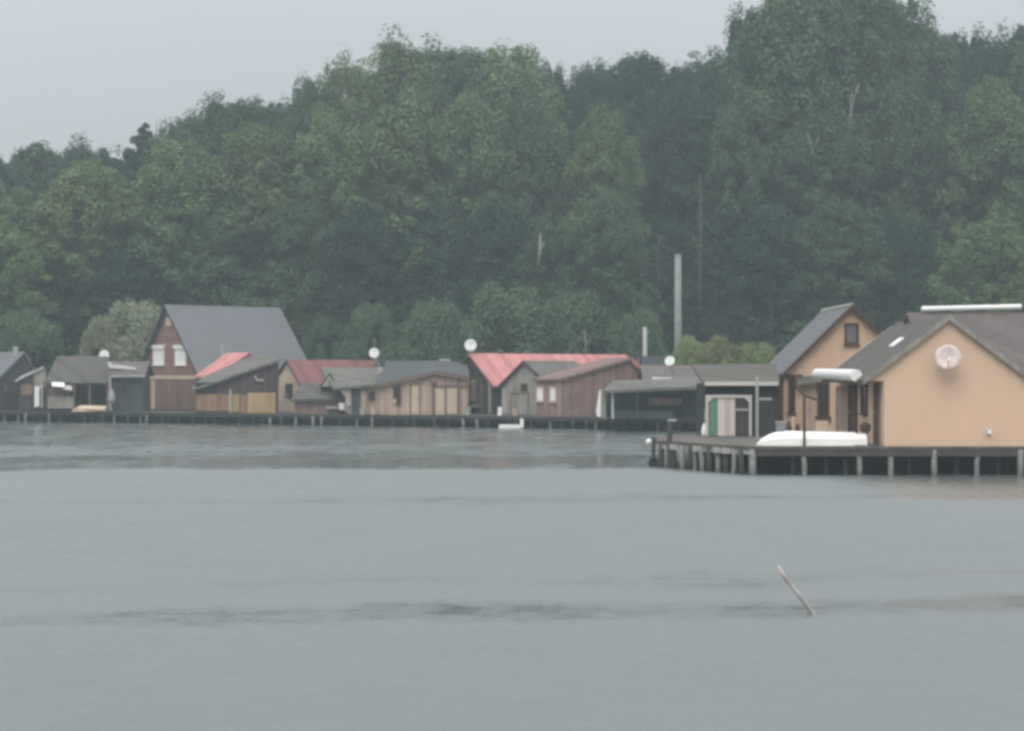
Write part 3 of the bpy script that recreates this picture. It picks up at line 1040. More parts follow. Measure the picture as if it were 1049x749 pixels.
e = longhouse('cabin', 'low cabin with wide mossy brown hipped roof and open dark veranda', 'cabin', 127.4, 50, 111, 5, 393.5, 366.5, 'darkwood', 'rmoss', inL=4, inR=12, vw=1.3, group=ROW)
slab(e, 'awning', [(53, 395, 125.9), (66, 396, 125.9), (66, 391, 127.4), (53, 390.5, 127.4)], 'white', 0.06)
slab(e, 'awning', [(65, 398.5, 125.9), (74, 399.5, 125.9), (73, 394, 127.4), (64, 393.5, 127.4)], 'paleboard', 0.06)
fbox(e, 'wall_panel', 49, 398, 72, 407, 127.3, 'brown', back=.06)
fbox(e, 'parapet', 49, 406.5, 76, 418.5, 126.6, 'greyboard', back=.06)
for px in (49.5, 76, 92, 110.5):
    fbox(e, 'post', px - .8, 393, px + .8, 421, 127.2, 'brown', d=.1)
o = P(73, 419, 125.9)
e = empty('rowing_boat', 'beige covered rowing boat lying on the deck under the mossy cabin eave', 'boat', (o.x, 126.0, 0.72))


def hull(parent, name, Ln, wd, ht, mt, bow=0.35, flip=False, n=14):
    """lofted boat hull along x, keel down (or up when flipped)"""
    vs_, k = [], 9
    for i in range(n + 1):
        t = i / n
        wv_ = wd / 2 * (min(1, (t / bow)) ** 0.5 if t < bow else 1 - 0.18 * ((t - bow) / (1 - bow)) ** 2)
        hv = ht * (1 - (0.16 * t if flip else 0)) * (0.06 + 0.94 * math.sin(math.pi / 2 * min(1, t / bow)) ** 0.75 if flip else 1.0 + 0.25 * (1 - t) ** 2)
        for j in range(k):
            a = math.pi * j / (k - 1)
            y = -math.cos(a) * wv_
            z = math.sin(a) ** 0.6 * hv
            vs_.append((t * Ln, y, z if flip else ht * 1.0 - math.sin(a) ** 0.6 * ht + (hv - ht) * (1 - math.sin(a) ** 0.6)))
    fs_ = [(i * k + j, i * k + j + 1, (i + 1) * k + j + 1, (i + 1) * k + j) for i in range(n) for j in range(k - 1)]
    fs_ += [tuple(range(n * k, n * k + k))]
    fs_ += [tuple(range(k - 1, -1, -1))]
    return MB().add(vs_, fs_).build(name, M[mt], parent, smooth=False)


hull(e, 'hull', 2.25, 0.9, 0.42, 'cream', flip=True)
MB().tube([(0.1, -0.2, .25), (1.1, -0.46, .1), (2.2, -0.42, .06)], 0.03, 6).build('gunwale_rope', M['brown'], e)

e = longhouse('shed', 'slate blue shed with patched pale sheet roof left of the brick house', 'shed', 126.8, 115, 146, 2.6, 385.5, 372, 'slate', 'rbrown', group=ROW)
slab(e, 'roof_patch', [(112, 376.5, 126.9), (139, 378.5, 126.9), (140, 371.5, 128.4), (110, 371, 128.4)], 'rpale', .08)
fbox(e, 'gutter', 113, 384, 149, 386.5, 126.3, 'rpale')
fopen(e, 121, 393, 131, 404, 126.8, 'window', pane='glass', frame='slate')
fbox(e, 'post', 112, 385, 114, 421, 126.5, 'paleboard', d=.1)
c = P(114.5, 418, 125.8)
e = empty('folded_parasol', 'grey cloth bundle standing upright beside the slate blue shed', 'parasol', (c.x, 125.8, .7))
MB().lathe([(0.02, 0), (.02, .5), (.16, .55), (.24, .8), (.2, 1.1), (.1, 1.35), (.02, 1.5)], (0, 0, 0), (0, 0, 1), 12).build('canopy', M['cloth'], e, smooth=True)
MB().box(-.2, .2, -.2, .2, 0, .08).build('foot', M['stilt'], e)
dish('small round white dish above the mossy cabin roof', 107, 364, 5.2, 129.9, (107, 378, 130.9))

# the tall brick house
h = House('brick_house', 'tall brown brick house with steep grey roof and two white windows', 'house', 131, 48, 146, 204, 379, 379, (173, 314), 283, wall='brick', roof='rgrey', oh=.32, foh=.35, group=ROW)
h.rake('darkwood', h=.2)
for x0, x1 in ((157.5, 168.5), (180, 191)):
    o = h.front(x0, 357, x1, 374, 'window', frame='white', pane='white', fw=.12)
    u0, u1, z0, z1 = h.rect(x0 - 1.4, 353.5, x1 + .4, 357.4)
    MB().box(u0, u1, -.12, 0.01, z0 + .02, z1).build('blind_box', M['white'], o)
h.panel('string_course', 153, 385, 205, 388.5, 'cream', .1)
h.panel('pilaster', 148, 389, 153, 421, 'brown', .08)
h.panel('pilaster', 156, 389, 159, 421, 'cream', .07)
h.panel('board_wall', 160, 389, 199, 419, 'brown', .06)
h.front(170, 392, 180, 420, 'door', pane='brown', frame='brick')
h.panel('apex_board', 170.5, 325, 176.5, 334, 'cream', .06)
mb = MB()
mb.tube([(h.w * .98, h.L * .22, h.zr + .9), (h.w * .98, h.L * .22, h.zr + 1.7)], .1, 8)
mb.build('vent_pipe', M['paleboard'], h.e)

h = House('shed', 'small shed with bright pink roof between brick house and yellow hut', 'shed', 128.0, -38, 222, 288, 386.5, 386.5, (255, 363), 233, wall='brown', roof='rpink', oh=.1, foh=.06, group=ROW)

e = hut('boathouse', 'yellow and plum boathouse with long slanting grey mossy roof', 'boathouse', 122.0, [(201, 424), (283, 424), (283.5, 371.5), (201, 399.5)], 1.0, 'plum', group=ROW)
slab(e, 'roof', [(195, 400, 121.7), (289, 367, 121.7), (262, 362.5, 125.4), (207, 386.5, 125.4)], 'rmossgrey')
fbox(e, 'board_wall', 201, 404, 236, 421, 122, 'orange')
fbox(e, 'wall_panel', 236.5, 403.5, 245, 422, 122, 'tan')
fbox(e, 'corner_post', 235, 399, 237.2, 424, 121.9, 'paleboard')
fbox(e, 'door', 246, 405, 253, 423, 122, 'orange')
fbox(e, 'wall_panel', 253.5, 402.5, 282.5, 423, 122, 'tan')
q = [loc(e, 200, 392, 121.93), loc(e, 224, 391, 121.93), loc(e, 222, 401.5, 121.93), loc(e, 200, 402, 121.93)]
MB().prism(q, [(x, y + .06, z) for x, y, z in q]).build('dark_board', M['black'], e)
mb = MB()
mb.tube([loc(e, 261, 385, 121.9), loc(e, 263, 389.5, 121.9), loc(e, 270, 390, 121.9)], .07, 7)
mb.build('bracket', M['paleboard'], e)

h = House('house', 'narrow cream gabled hut with small dark window and dull red roof', 'house', 125, 55, 284.5, 310, 386, 397.5, (295, 370.5), 385, wall='cream', roof='rred', oh=.1, foh=.12, group=ROW)
h.rake('plum', h=.14)
h.front(293, 393, 300, 406, 'window')
h.panel('pilaster', 286.5, 404, 297, 422, 'cream', .03)

e = hut('shed', 'low red brown shed with drooping mossy lean-to roof', 'shed', 119.8, [(301, 425), (351, 425), (351, 405), (301, 407)], 1.8, 'rust', group=ROW)
slab(e, 'roof', [(298, 409.5, 119.4), (353, 407.5, 119.4), (346, 393, 121.7), (309, 392, 121.7)], 'rmoss')
fbox(e, 'plank_shelf', 334, 416.5, 352, 418.5, 119.6, 'paleboard', d=.35)

e = hut('hut', 'grey mossy roofed hut with small dormer left of the beige plank hut', 'hut', 118.6, [(356, 426), (389, 426), (389, 394), (356, 397)], 4.6, 'greyboard', group=ROW)
slab(e, 'roof', [(341, 398, 118.2), (391, 393, 118.2), (396, 376.5, 123.4), (328, 376.5, 123.4)], 'rmossgrey')
q = [loc(e, 329, 396, 120.2), loc(e, 345, 396, 120.2), loc(e, 337, 384, 120.2)]
d_ = MB().prism(q, [(x, y + 2.0, z) for x, y, z in q]).build('dormer', M['paleboard'], e)
a_, b_, c_ = q
MB().slab([(a_[0] - .1, a_[1] - .1, a_[2]), (c_[0], c_[1] - .1, c_[2] + .1), (c_[0], c_[1] + 1.9, c_[2] + .1), (a_[0] - .1, a_[1] + 1.9, a_[2])], .07).build('dormer_roof', M['rmoss'], d_)
MB().slab([(c_[0] + .004, c_[1] - .1, c_[2] + .1), (b_[0] + .1, b_[1] - .1, b_[2]), (b_[0] + .1, b_[1] + 1.9, b_[2]), (c_[0] + .004, c_[1] + 1.9, c_[2] + .1)], .07).build('dormer_roof', M['rmoss'], d_)
fbox(e, 'door', 360.5, 398.5, 369, 424, 118.6, 'slate')
fbox(e, 'wall_panel', 370, 398, 389, 425.5, 118.6, 'beige')
fopen(e, 377, 401, 384, 408.5, 118.52, 'window')
fbox(e, 'wall_panel', 355.6, 399, 359.6, 416, 118.5, 'paleboard')

dish('white dish on a slanted arm above the mossy grey roof', 383.5, 362, 5.3, 120.6, (390, 380, 120.8))
c = P(390, 383, 119.6)
e = empty('dish_stand', 'pale tent shaped stand of the dish with slanted arm', 'stand', c)
q = [(-.26, 0, 0), (.24, 0, 0), (.08, 0, .42), (-.1, 0, .42)]
MB().prism(q, [(x * .7, y + .5, z) for x, y, z in q]).build('cover', M['paleboard'], e)
MB().box(-.34, .32, -.1, .6, -.05, 0).build('foot', M['greyboard'], e)

e = hut('plank_hut', 'beige plank hut with pale door and shallow gable under dark blue roof', 'hut', 117, [(388.5, 427), (479, 427), (479, 386.5), (446, 382), (388.5, 395)], 4.8, 'beige', group=ROW)
slab(e, 'roof', [(384, 394, 116.7), (446, 380.3, 116.7), (446, 369.5, 122), (396, 370, 122)], 'rdark', .13)
slab(e, 'roof', [(446.05, 380.3, 116.7), (481, 385.5, 116.7), (479, 372, 122), (446.05, 369.5, 122)], 'rdark', .13)
mb = MB()
for x0, y0, x1, y1 in ((384, 395.2, 446, 381.2), (446, 381.2, 481, 386.4)):
    q = [loc(e, x0, y0, 116.66), loc(e, x1, y1, 116.66), loc(e, x1, y1 + 2.2, 116.66), loc(e, x0, y0 + 2.2, 116.66)]
    mb.prism(q, [(x, y + .03, z) for x, y, z in q])
mb.build('rake_board', M['brown'], e)
fopen(e, 403, 396, 410.5, 408, 117, 'window')
fopen(e, 406.5, 408.5, 410.5, 413.5, 117, 'window')
fbox(e, 'sill_box', 402.5, 409, 406, 413, 117, 'cream', d=.12)
fopen(e, 420, 393, 430.5, 426, 117, 'door', pane='cream', frame='orange', fw=.09)
for px in (444, 456.5, 469.5):
    fbox(e, 'post', px - .8, 388, px + .8, 426.5, 116.95, 'brown', d=.1)
fbox(e, 'wall_panel', 446, 397, 455.5, 426, 117, 'cream', d=.03)
fbox(e, 'wall_panel', 457.5, 397, 468.5, 424, 117, 'cream', d=.03)
fbox(e, 'rail', 446, 394.5, 479, 396.3, 116.95, 'brown', d=.06)
fbox(e, 'lamp_bracket', 441, 387, 447, 392, 116.8, 'brown', d=.12)
fbox(e, 'ridge_cap', 450, 367.6, 461, 370.2, 122, 'paleboard', d=.2, back=.1)

# long red roofed building with open dark gable
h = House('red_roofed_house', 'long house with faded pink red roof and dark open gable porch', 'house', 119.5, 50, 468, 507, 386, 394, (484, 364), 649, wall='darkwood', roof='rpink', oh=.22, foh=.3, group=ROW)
h.rake('darkwood', side='L', h=.16)
h.rake('rpink', side='R', h=.1)
h.panel('wall_panel', 472, 393, 487, 411, 'beige', .05)
h.panel('lintel', 471, 389, 489, 392.5, 'cream', .06)
for px in (470.5, 488.8, 494, 502.5):
    h.panel('post', px - .9, 388, px + .9, 424, 'paleboard' if px > 500 else 'brown', .12)
h.panel('bench', 466, 414, 492, 417, 'greyboard', .5)
dish('biggest white dish with a thin mast at the tip of the dark gable', 482.3, 354, 6.3, 121.0, (483, 366, 121.4))
c = P(482.3, 360, 121.8)
e = empty('antenna', 'thin aerial mast rising behind the biggest white dish', 'antenna', (c.x, 121.8, c.z - .3))
MB().tube([(0, 0, 0), (0, 0, 1.5)], [.03, .015], 6).build('mast', M['metal'], e)
MB().box(-.2, .2, -.012, .012, 1.3, 1.33).build('crossbar', M['metal'], e)

h = House('hut', 'pale grey gabled hut with square attic window in front of the pink roof', 'hut', 116.6, 38, 514, 556, 396, 388, (538, 371.5), 588, wall='greyboard', roof='rmossgrey', oh=.16, foh=.2, group=ROW)
h.rake('darkwood', h=.14)
h.front(534, 393, 540, 399, 'window')
h.front(523.5, 402, 541.5, 425, 'door', pane='greyboard', frame='brown')
h.panel('wall_panel', 514.5, 398, 519, 424, 'paleboard', .03)
c = P(512, 424, 114.4)
e = empty('crate', 'white crate with raised back standing on deck below the pale gabled hut', 'crate', (PX(510, 114.4), 114.4, .7))
MB().box(0, .22, 0, .4, 0, .5).build('box', M['white'], e)
MB().box(.22, .55, .05, .35, 0.3, .38).build('lid', M['paleboard'], e)

h = House('plank_hut', 'big brown plank hut with wide low gable and two white curtained side windows', 'hut', 113, -33, 572, 664, 389.5, 385, (645, 368.5), 622, wall='rust', roof='rplumpink', oh=.18, foh=.2, group=ROW)
h.rake('rpink', side='R', h=.32)
h.rake('rust', side='L', h=.14)
for x0, x1 in ((550, 557.5), (563.5, 570.5)):
    v1, v0 = h.sidev(x0), h.sidev(x1)
    z1, z0 = PZ(396, 114.2) - .7, PZ(411.5, 114.2) - .7
    o = opening(h.e, v0, v1, 0, z0, z1, 'window', frame='cream', pane='white', axis='side', fw=.08)
h.panel('corner_post', 571.5, 391, 574.5, 427, 'beige', .05)
h.front(626, 402, 637, 427, 'door', pane='rust', frame='brown')

e = empty('rowing_board', 'tall white board leaning upright against the brown plank hut', 'surfboard', (PX(613.5, 111.5), 111.4, .7))
e.name = 'surfboard'
vs_ = [(-.1, 0), (.16, 0), (.2, .25), (.19, 1.2), (.12, 1.55), (.02, 1.5), (-.04, 1.0), (-.16, .3)]
MB().prism([(x, z * .12, z) for x, z in vs_], [(x, z * .12 + .07, z) for x, z in vs_]).build('board', M['white'], e)
MB().box(-.01, .05, .1, .3, .12, .2).build('fin', M['black'], e)

# dark open boathouse
Y0 = 105.6
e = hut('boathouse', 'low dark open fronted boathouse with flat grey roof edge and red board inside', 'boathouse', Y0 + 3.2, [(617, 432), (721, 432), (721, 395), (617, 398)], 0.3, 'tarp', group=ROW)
slab(e, 'roof', [(618, 400, Y0 - .4), (723, 395.5, Y0 - .4), (719, 386.5, Y0 + 3.6), (628, 390, Y0 + 3.6)], 'rmossgrey', .16)
for px in (627.5, 722):
    fbox(e, 'post', px - 1.2, 398, px + 1.2, 437, Y0, 'paleboard' if px < 700 else 'black', d=.12)
fbox(e, 'post', 652.5, 399, 653.5, 430, Y0, 'slate', d=.08)
fbox(e, 'red_board', 664, 407.5, 699, 415, Y0 + 1.6, 'rust')
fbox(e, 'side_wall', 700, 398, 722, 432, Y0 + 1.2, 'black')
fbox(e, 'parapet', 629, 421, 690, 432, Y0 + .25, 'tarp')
a1, a2 = loc(e, 618, 434, Y0), loc(e, 621, 398, Y0)
MB().box(a1[0], a2[0], a1[1] + .1, a1[1] + 3.1, max(a1[2], 0.02), a2[2] - .1).build('side_wall', M['greyboard'], e)
e = longhouse('hut', 'dark hut with reddish grey roof behind the open boathouse', 'hut', 111, 660, 717, 4, 391.5, 376.5, 'black', 'rbrown', oh=.1, group=ROW)
fbox(e, 'gutter', 668, 386.5, 688, 390, 110.6, 'white')
e = longhouse('hut', 'rearmost black roofed hut beside the short white post', 'hut', 116.5, 660, 718, 4, 383, 366.5, 'black', 'black', oh=.1, group=ROW)
dish('white dish leaning back on the black roofed hut', 686.3, 370.3, 5.2, 110.3, (690, 384, 110.8), aim=(-0.3, -1, .35))
for px, top, foot, Y in ((383.5, 345, 372, 121.6),):
    e = empty('antenna', 'thin aerial mast rising behind the dish with the slanted arm', 'antenna', P(px, foot, Y))
    MB().tube([(0, 0, 0), (0, 0, PZ(top, Y) - PZ(foot, Y))], [.03, .018], 6).build('mast', M['metal'], e)
    MB().box(-.18, .18, -.012, .012, 1.35, 1.38).build('crossbar', M['metal'], e)

# poles
e = empty('utility_pole', 'tall grey concrete pole rising in front of the wood', 'pole', (PX(694.5, 121), 121, .6))
MB().tube([(0, 0, 0), (0, 0, PZ(263, 121) - .6)], [.23, .2], 12).build('shaft', M['concrete'], e, smooth=True)
MB().lathe([(.001, 0), (.22, 0), (.22, .12), (.001, .16)], (0, 0, PZ(263, 121) - .6), (0, 0, 1), 12).build('cap', M['metal'], e)
e = empty('post', 'short white post with small hook right of the pink roof end', 'post', (PX(660.6, 120), 120, .6))
MB().tube([(0, 0, 0), (0, 0, PZ(335, 120) - .6)], [.14, .12], 10).build('shaft', M['paleboard'], e, smooth=True)
MB().box(0, .3, -.04, .04, PZ(341, 120) - .6, PZ(339.6, 120) - .6).build('hook', M['metal'], e)

# small things on the far deck
DK = 'small things standing on the far deck'
for i, (lab, px, py, Y, mt, wd, ht) in enumerate([
        ('white bucket beside the slate door of the mossy grey hut', 350.5, 413, 118.8, 'white', .42, .42),
        ('pale tub left of the small dark window of the grey hut', 371.5, 425.5, 117.0, 'paleboard', .38, .36),
        ('cream tub under the small dark window of the grey hut', 382.5, 425.0, 116.9, 'cream', .32, .42),
        ('pale flower tub under the dark open gable porch', 479, 421, 116.0, 'paleboard', .42, .45),
        ('grey flower tub beside the post of the dark porch', 467, 417, 117.5, 'greyboard', .5, .5),
        ('white flower pot in front of the pale gabled hut door', 527.5, 424, 114.6, 'cream', .3, .4)]):
    e = empty('tub', lab, 'tub', (PX(px, Y), Y, .7 if py > 415 else .95), 0, DK)
    MB().lathe([(.001, 0), (wd * .38, 0), (wd * .5, ht), (wd * .43, ht), (wd * .33, .05), (.001, .05)], (0, 0, 0), (0, 0, 1), 14).build('tub', M[mt], e)
    MB().lathe([(wd * .5, ht - .05), (wd * .55, ht - .05), (wd * .55, ht + .01), (wd * .5, ht + .01)], (0, 0, 0), (0, 0, 1), 14).build('rim', M[mt], e)
    if i in (0,):
        pass

e = empty('dinghy', 'flat white dinghy with raised stern moored under the pale gabled hut', 'boat', (PX(511, 112.6), 112.6, 0))
MB().box(0, 1.22, -.35, .35, .02, .2).build('hull', M['hull'], e)
MB().box(1.22, 1.42, -.33, .33, .06, .56).build('stern', M['hull'], e)
MB().box(.1, 1.2, -.28, .28, .2, .235).build('floor', M['paleboard'], e)


# ---------------------------------------------------------------- decks on stilts
def stilt_mesh(r, h, mt, seed):
    g = random.Random(seed)
    o = MB().tube([(0, 0, -.5), (g.uniform(-.03, .03), 0, h * .5), (g.uniform(-.05, .05), g.uniform(-.03, .03), h)], [r * 1.05, r, r * .95], 9).build('stilt', M[mt], None, smooth=True)
    me = o.data
    bpy.data.objects.remove(o)
    return me


FS = [stilt_mesh(.075, .58, 'stilt', 1), stilt_mesh(.085, .58, 'stiltpale', 2), stilt_mesh(.06, .58, 'stilt', 3), stilt_mesh(.07, .58, 'stiltpale', 4)]
sg = random.Random(5)


def far_deck(label, p0, p1, back, pale):
    y0, y1 = front_y(p0), front_y(p1)
    a, b = Vector((PX(p0, y0), y0, 0)), Vector((PX(p1, y1), y1, 0))
    b = a.lerp(b, 1 - .02 / (b - a).length)
    e = empty('pier', label, 'pier', (a.x, a.y, 0), 0, 'decks on stilts under the far huts')
    d = b - a
    q = [(0, 0, .69), (d.x, d.y, .69), (d.x, d.y + back, .69), (0, back, .69)]
    MB().slab(q, .1).build('deck', M['fardeck'], e)
    n_ = Vector((-d.y, d.x, 0)).normalized()
    mb = MB()
    q = [Vector((0, 0, .585)) + n_ * .06, Vector((d.x, d.y, .585)) + n_ * .06, Vector((d.x, d.y, .585)) + n_ * .18, Vector((0, 0, .585)) + n_ * .18]
    mb.slab(q, .13)
    mb.build('beam', M['fardeck'], e)
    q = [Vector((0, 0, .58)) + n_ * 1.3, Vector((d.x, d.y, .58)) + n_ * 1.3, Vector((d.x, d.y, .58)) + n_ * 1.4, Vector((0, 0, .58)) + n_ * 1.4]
    MB().slab(q, .95).build('under_deck_dark', M['under_deck_dark'], e)  # dark sheet added behind the stilts for the under-deck shade
    Ln = d.length
    n = max(3, int(Ln / .85))
    for i in range(n):
        t = (i + .5 + sg.uniform(-.3, .3)) / n
        o = bpy.data.objects.new('stilt', FS[(1 if sg.random() < .5 else 3) if sg.random() < pale else (0 if sg.random() < .5 else 2)])
        COL.objects.link(o)
        o.parent = e
        o.location = d * t + n_ * sg.uniform(.0, .3)
        o.rotation_euler = (sg.uniform(-.05, .05), sg.uniform(-.07, .07), sg.uniform(0, 6))


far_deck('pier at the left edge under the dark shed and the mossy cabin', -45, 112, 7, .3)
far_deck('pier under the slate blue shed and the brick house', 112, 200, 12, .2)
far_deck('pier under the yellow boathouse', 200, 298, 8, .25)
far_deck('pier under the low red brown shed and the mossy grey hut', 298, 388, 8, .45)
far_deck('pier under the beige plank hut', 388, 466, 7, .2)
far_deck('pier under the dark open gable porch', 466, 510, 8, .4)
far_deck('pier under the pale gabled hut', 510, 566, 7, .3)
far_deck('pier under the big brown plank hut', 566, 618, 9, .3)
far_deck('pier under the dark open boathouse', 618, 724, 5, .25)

# ---------------------------------------------------------------- near platform
D0 = .9
e = empty('pier', 'near platform on stilts carrying the orange houses and the white boat', 'pier', (7.45, 60.4, 0))
pl = [(20, 60.4), (7.45, 60.4), (4.85, 66.0), (5.5, 71.0), (7.6, 75.0), (10, 84), (20, 84)]
pl = [(x - 7.45, y - 60.4) for x, y in pl]
MB().prism([(x, y, D0) for x, y in pl], [(x, y, D0 - .09) for x, y in pl]).build('deck', M['deck'], e)


def edge(a, b, off, w_, z0, z1, name, mt, ext=0):
    a, b = Vector((*a, 0)), Vector((*b, 0))
    d = (b - a).normalized()
    n_ = Vector((-d.y, d.x, 0))
    if n_.y < 0:
        n_ = -n_
    q = [a + n_ * off, b + n_ * off, b + n_ * (off + w_), a + n_ * (off + w_)]
    for v in q:
        v.z = z1
    return MB().slab(q, z1 - z0).build(name, M[mt], e)


edge(pl[1], pl[0], .02, .12, D0 - .3, D0 - .095, 'beam', 'beam')
edge(pl[2], pl[1], .05, .12, D0 - .26, D0 - .095, 'beam', 'paleboard')
edge(pl[1], pl[0], 1.5, .12, -.4, D0 - .1, 'under_deck_dark', 'under_deck_dark')  # dark sheets added below the platform, shade put in as colour
edge(pl[2], pl[1], 1.5, .12, -.4, D0 - .1, 'under_deck_dark', 'under_deck_dark')


def near_stilt(px, Y, r, mt, seed, top=.62):
    o = bpy.data.objects.new('stilt', stilt_mesh(r, top, mt, seed))
    COL.objects.link(o)
    o.parent = e
    o.location = (PX(px, Y) - 7.45, Y - 60.4, 0)
    g = random.Random(seed)
    o.rotation_euler = (g.uniform(-.03, .03), g.uniform(-.05, .05), g.uniform(0, 6))
    return o


near = e
for i, (px, r, pale) in enumerate([(771, .115, 1), (812, .07, 0), (823.5, .08, 1), (866, .085, 0), (880.5, .085, 1), (912.5, .09, 1), (957, .09, 1), (1001, .08, 1), (1045.5, .1, 1), (1090, .1, 1), (932, .07, 0), (980, .07, 0), (1023, .07, 0), (846, .07, 0)]):
    near_stilt(px, 60.5 + (0 if pale else .45), r, 'stiltpale' if pale else 'stilt', 60 + i, D0 - .1)
for i, (px, t, r, pale) in enumerate([(676.5, .03, .1, 0), (684, .1, 0.070, 1), (690, .2, .1, 0), (700, .3, 0.094, 1), (706.5, .38, .09, 0), (712, .45, 0.078, 1), (719.5, .55, 0.094, 1), (727, .62, .1, 0), (736, .72, 0.086, 1), (744, .8, .1, 0), (752, .9, 0.086, 1), (760, .95, .1, 0)]):
    Y = 66.0 + (60.6 - 66.0) * t
    t = (px - CX) / F
    # meet the slanting edge of the deck
    x0, y0, x1, y1 = 4.85, 66.0, 7.45, 60.4
    k = (x0 - t * y0) / (t * (y1 - y0) - (x1 - x0))
    Y = y0 + k * (y1 - y0) + .08
    near_stilt(px, Y, r, 'stiltpale' if pale else 'stilt', 90 + i, D0 - .1)
for i, px in enumerate((690, 714, 735, 744)):
    t = (px - CX) / F
    k = (4.85 - t * 66.0) / (t * (60.4 - 66.0) - (7.45 - 4.85))
    x, y = 4.85 + k * 2.6 - 7.45, 66.0 + k * -5.6 - 60.4
    o = MB().box(x - .13, x + .13, y - .16, y + .1, D0 - .27, D0 - .1).build('beam_end', M['paleboard'], near)

# front orange house with its gable flush with the deck edge
YF = 60.6
XL, XA, ZA, XR = 11.55, 13.54, 4.86, 16.3
e = empty('orange_house', 'front apricot rendered house with blank gable wall at the right edge', 'house', (XL, YF, D0))
sl = .75


def lh(x, y, z):
    return (x - XL, y - YF, z - D0)


zc = ZA - (XA - 10.98) * sl
zr = ZA - (XR - XA) * sl
YB = 69.6
fr = [(XL, .0, D0), (XR, 0, D0), (XR, 0, zr), (XA, 0, ZA), (XL, 0, ZA - (XA - XL) * sl)]
MB().prism([lh(x, YF, z) for x, _, z in fr], [lh(x, YB, z) for x, _, z in fr]).build('wall', M['render'], e)
# the gable wall reaches out to the eave as a small boxed wedge
q = [(10.98, zc), (XL, zc - .02), (XL, ZA - (XA - XL) * sl - .004)]
MB().prism([lh(x, YF - .003, z) for x, z in q], [lh(x, YF + .35, z) for x, z in q]).build('eave_box', M['render'], e)
t = .11
pr = [(10.86, ZA - (XA - 10.86) * sl), (XA, ZA), (16.5, ZA - (16.5 - XA) * sl)]
mb = MB()
y0, y1 = YF - .16, 68.6
v = [lh(x, y0, z + t) for x, z in pr] + [lh(x, y0, z + .005) for x, z in pr] + [lh(x, y1, z + t) for x, z in pr] + [lh(x, y1, z + .005) for x, z in pr]
mb.add(v, [(0, 1, 4, 3), (1, 2, 5, 4), (6, 9, 10, 7), (7, 10, 11, 8), (0, 6, 7, 1), (1, 7, 8, 2), (3, 4, 10, 9), (4, 5, 11, 10), (0, 3, 9, 6), (2, 8, 11, 5)])
rf = mb.build('roof', M['rtile'], e)
mb = MB()
for (xa, za), (xb, zb) in ((pr[0], pr[1]), (pr[1], pr[2])):
    q = [(xa, za + t + .02), (xb, zb + t + .02), (xb, zb - .05), (xa, za - .05)]
    mb.prism([lh(x, y0 - .03, z) for x, z in q], [lh(x, y0 - .003, z) for x, z in q])
mb.build('rake_board', M['greyboard'], e)
# cross wing with its own ridge
zr_, yr = 5.22, 66.0
mb = MB()
xw = 13.35
mb.slab([lh(xw, 61.9, 2.95), lh(18.3, 61.9, 2.95), lh(17.25, yr, zr_), lh(xw, yr, zr_)], .12)
mb.slab([lh(xw, yr + .004, zr_), lh(17.25, yr + .004, zr_), lh(18.3, 70.2, 2.95), lh(xw, 70.2, 2.95)], .12)
q = [(62.1, 2.95), (yr, zr_ - .11), (70.0, 2.95)]
MB().prism([lh(xw + .05, y, z) for y, z in q], [lh(xw + .15, y, z) for y, z in q]).build('wing_gable', M['rtile'], e)
mb.build('roof', M['rbrown'], e)
MB().tube([lh(PX(944, yr), yr - .02, zr_ + .12), lh(PX(1046, yr), yr - .02, zr_ + .2)], .09, 10).build('ridge_cap', M['white'], e)
q = [(XR + .01, 61.95), (18.1, 61.95)]
MB().box(XR + .004 - XL, 18.0 - XL, 62.2 - YF, 69.5 - YF, 0.01, 2.9 - D0).build('wing_wall', M['render'], e)
# skylight on the left slope
xs0, xs1, ysk = 12.35, 12.62, 62.3
q = [(12.28, 62.9), (12.62, 62.9), (12.62, 63.6), (12.28, 63.6)]
MB().slab([lh(x, y, ZA - (XA - x) * sl + t + .05) for x, y in q], .05).build('skylight', M['white'], rf)
# awning cassette under the eave
MB().tube([lh(10.86, 61.6, 3.10), lh(10.86, 69.5, 3.14)], .19, 12).build('awning_cassette', M['white'], e)
# side wall openings, read along the receding wall
def sv(px):
    return XL * F / (px - CX) - YF
for x0, x1, y0, y1, kind, pane, fr_ in ((896.5, 902, 392, 453, 'door', 'frame', 'brown'), (883.5, 889, 394, 424, 'window', 'glass', 'frame'), (871, 878.5, 394, 437, 'door', 'frame', 'frame'), (858, 870, 396, 441, 'door', 'beige', 'beige')):
    a_, b_ = sv(x1), sv(x0)
    Ym = YF + (a_ + b_) / 2
    z0, z1 = max(PZ(y1, Ym) - D0, .02), min(PZ(y0, Ym) - D0, 2.0)
    if kind == 'door':
        z0 = .02
    opening(e, a_, b_, 0, z0, z1, kind, frame=fr_, pane=pane, axis='side')
MB().box(.0 - .03, -.004, .05, .3, 0.02, 1.95).build('corner_board', M['cream'], e)
e['_'] = 0
del e['_']
dish('weathered pinkish dish hanging on the blank gable of the front orange house', 971, 366.5, 13.2, 60.15, (972, 370, 60.58), old=True, aim=(-.12, -1, .15))
c = P(1013, 442.5, 60.55)
e = empty('wall_lamp', 'tiny white lamp low on the blank orange gable', 'lamp', c)
MB().box(-.06, .06, -.1, -.0, -.06, .06).build('shade', M['white'], e)
MB().box(-.03, .03, -.012, .02, -.1, .1).build('backplate', M['cream'], e)

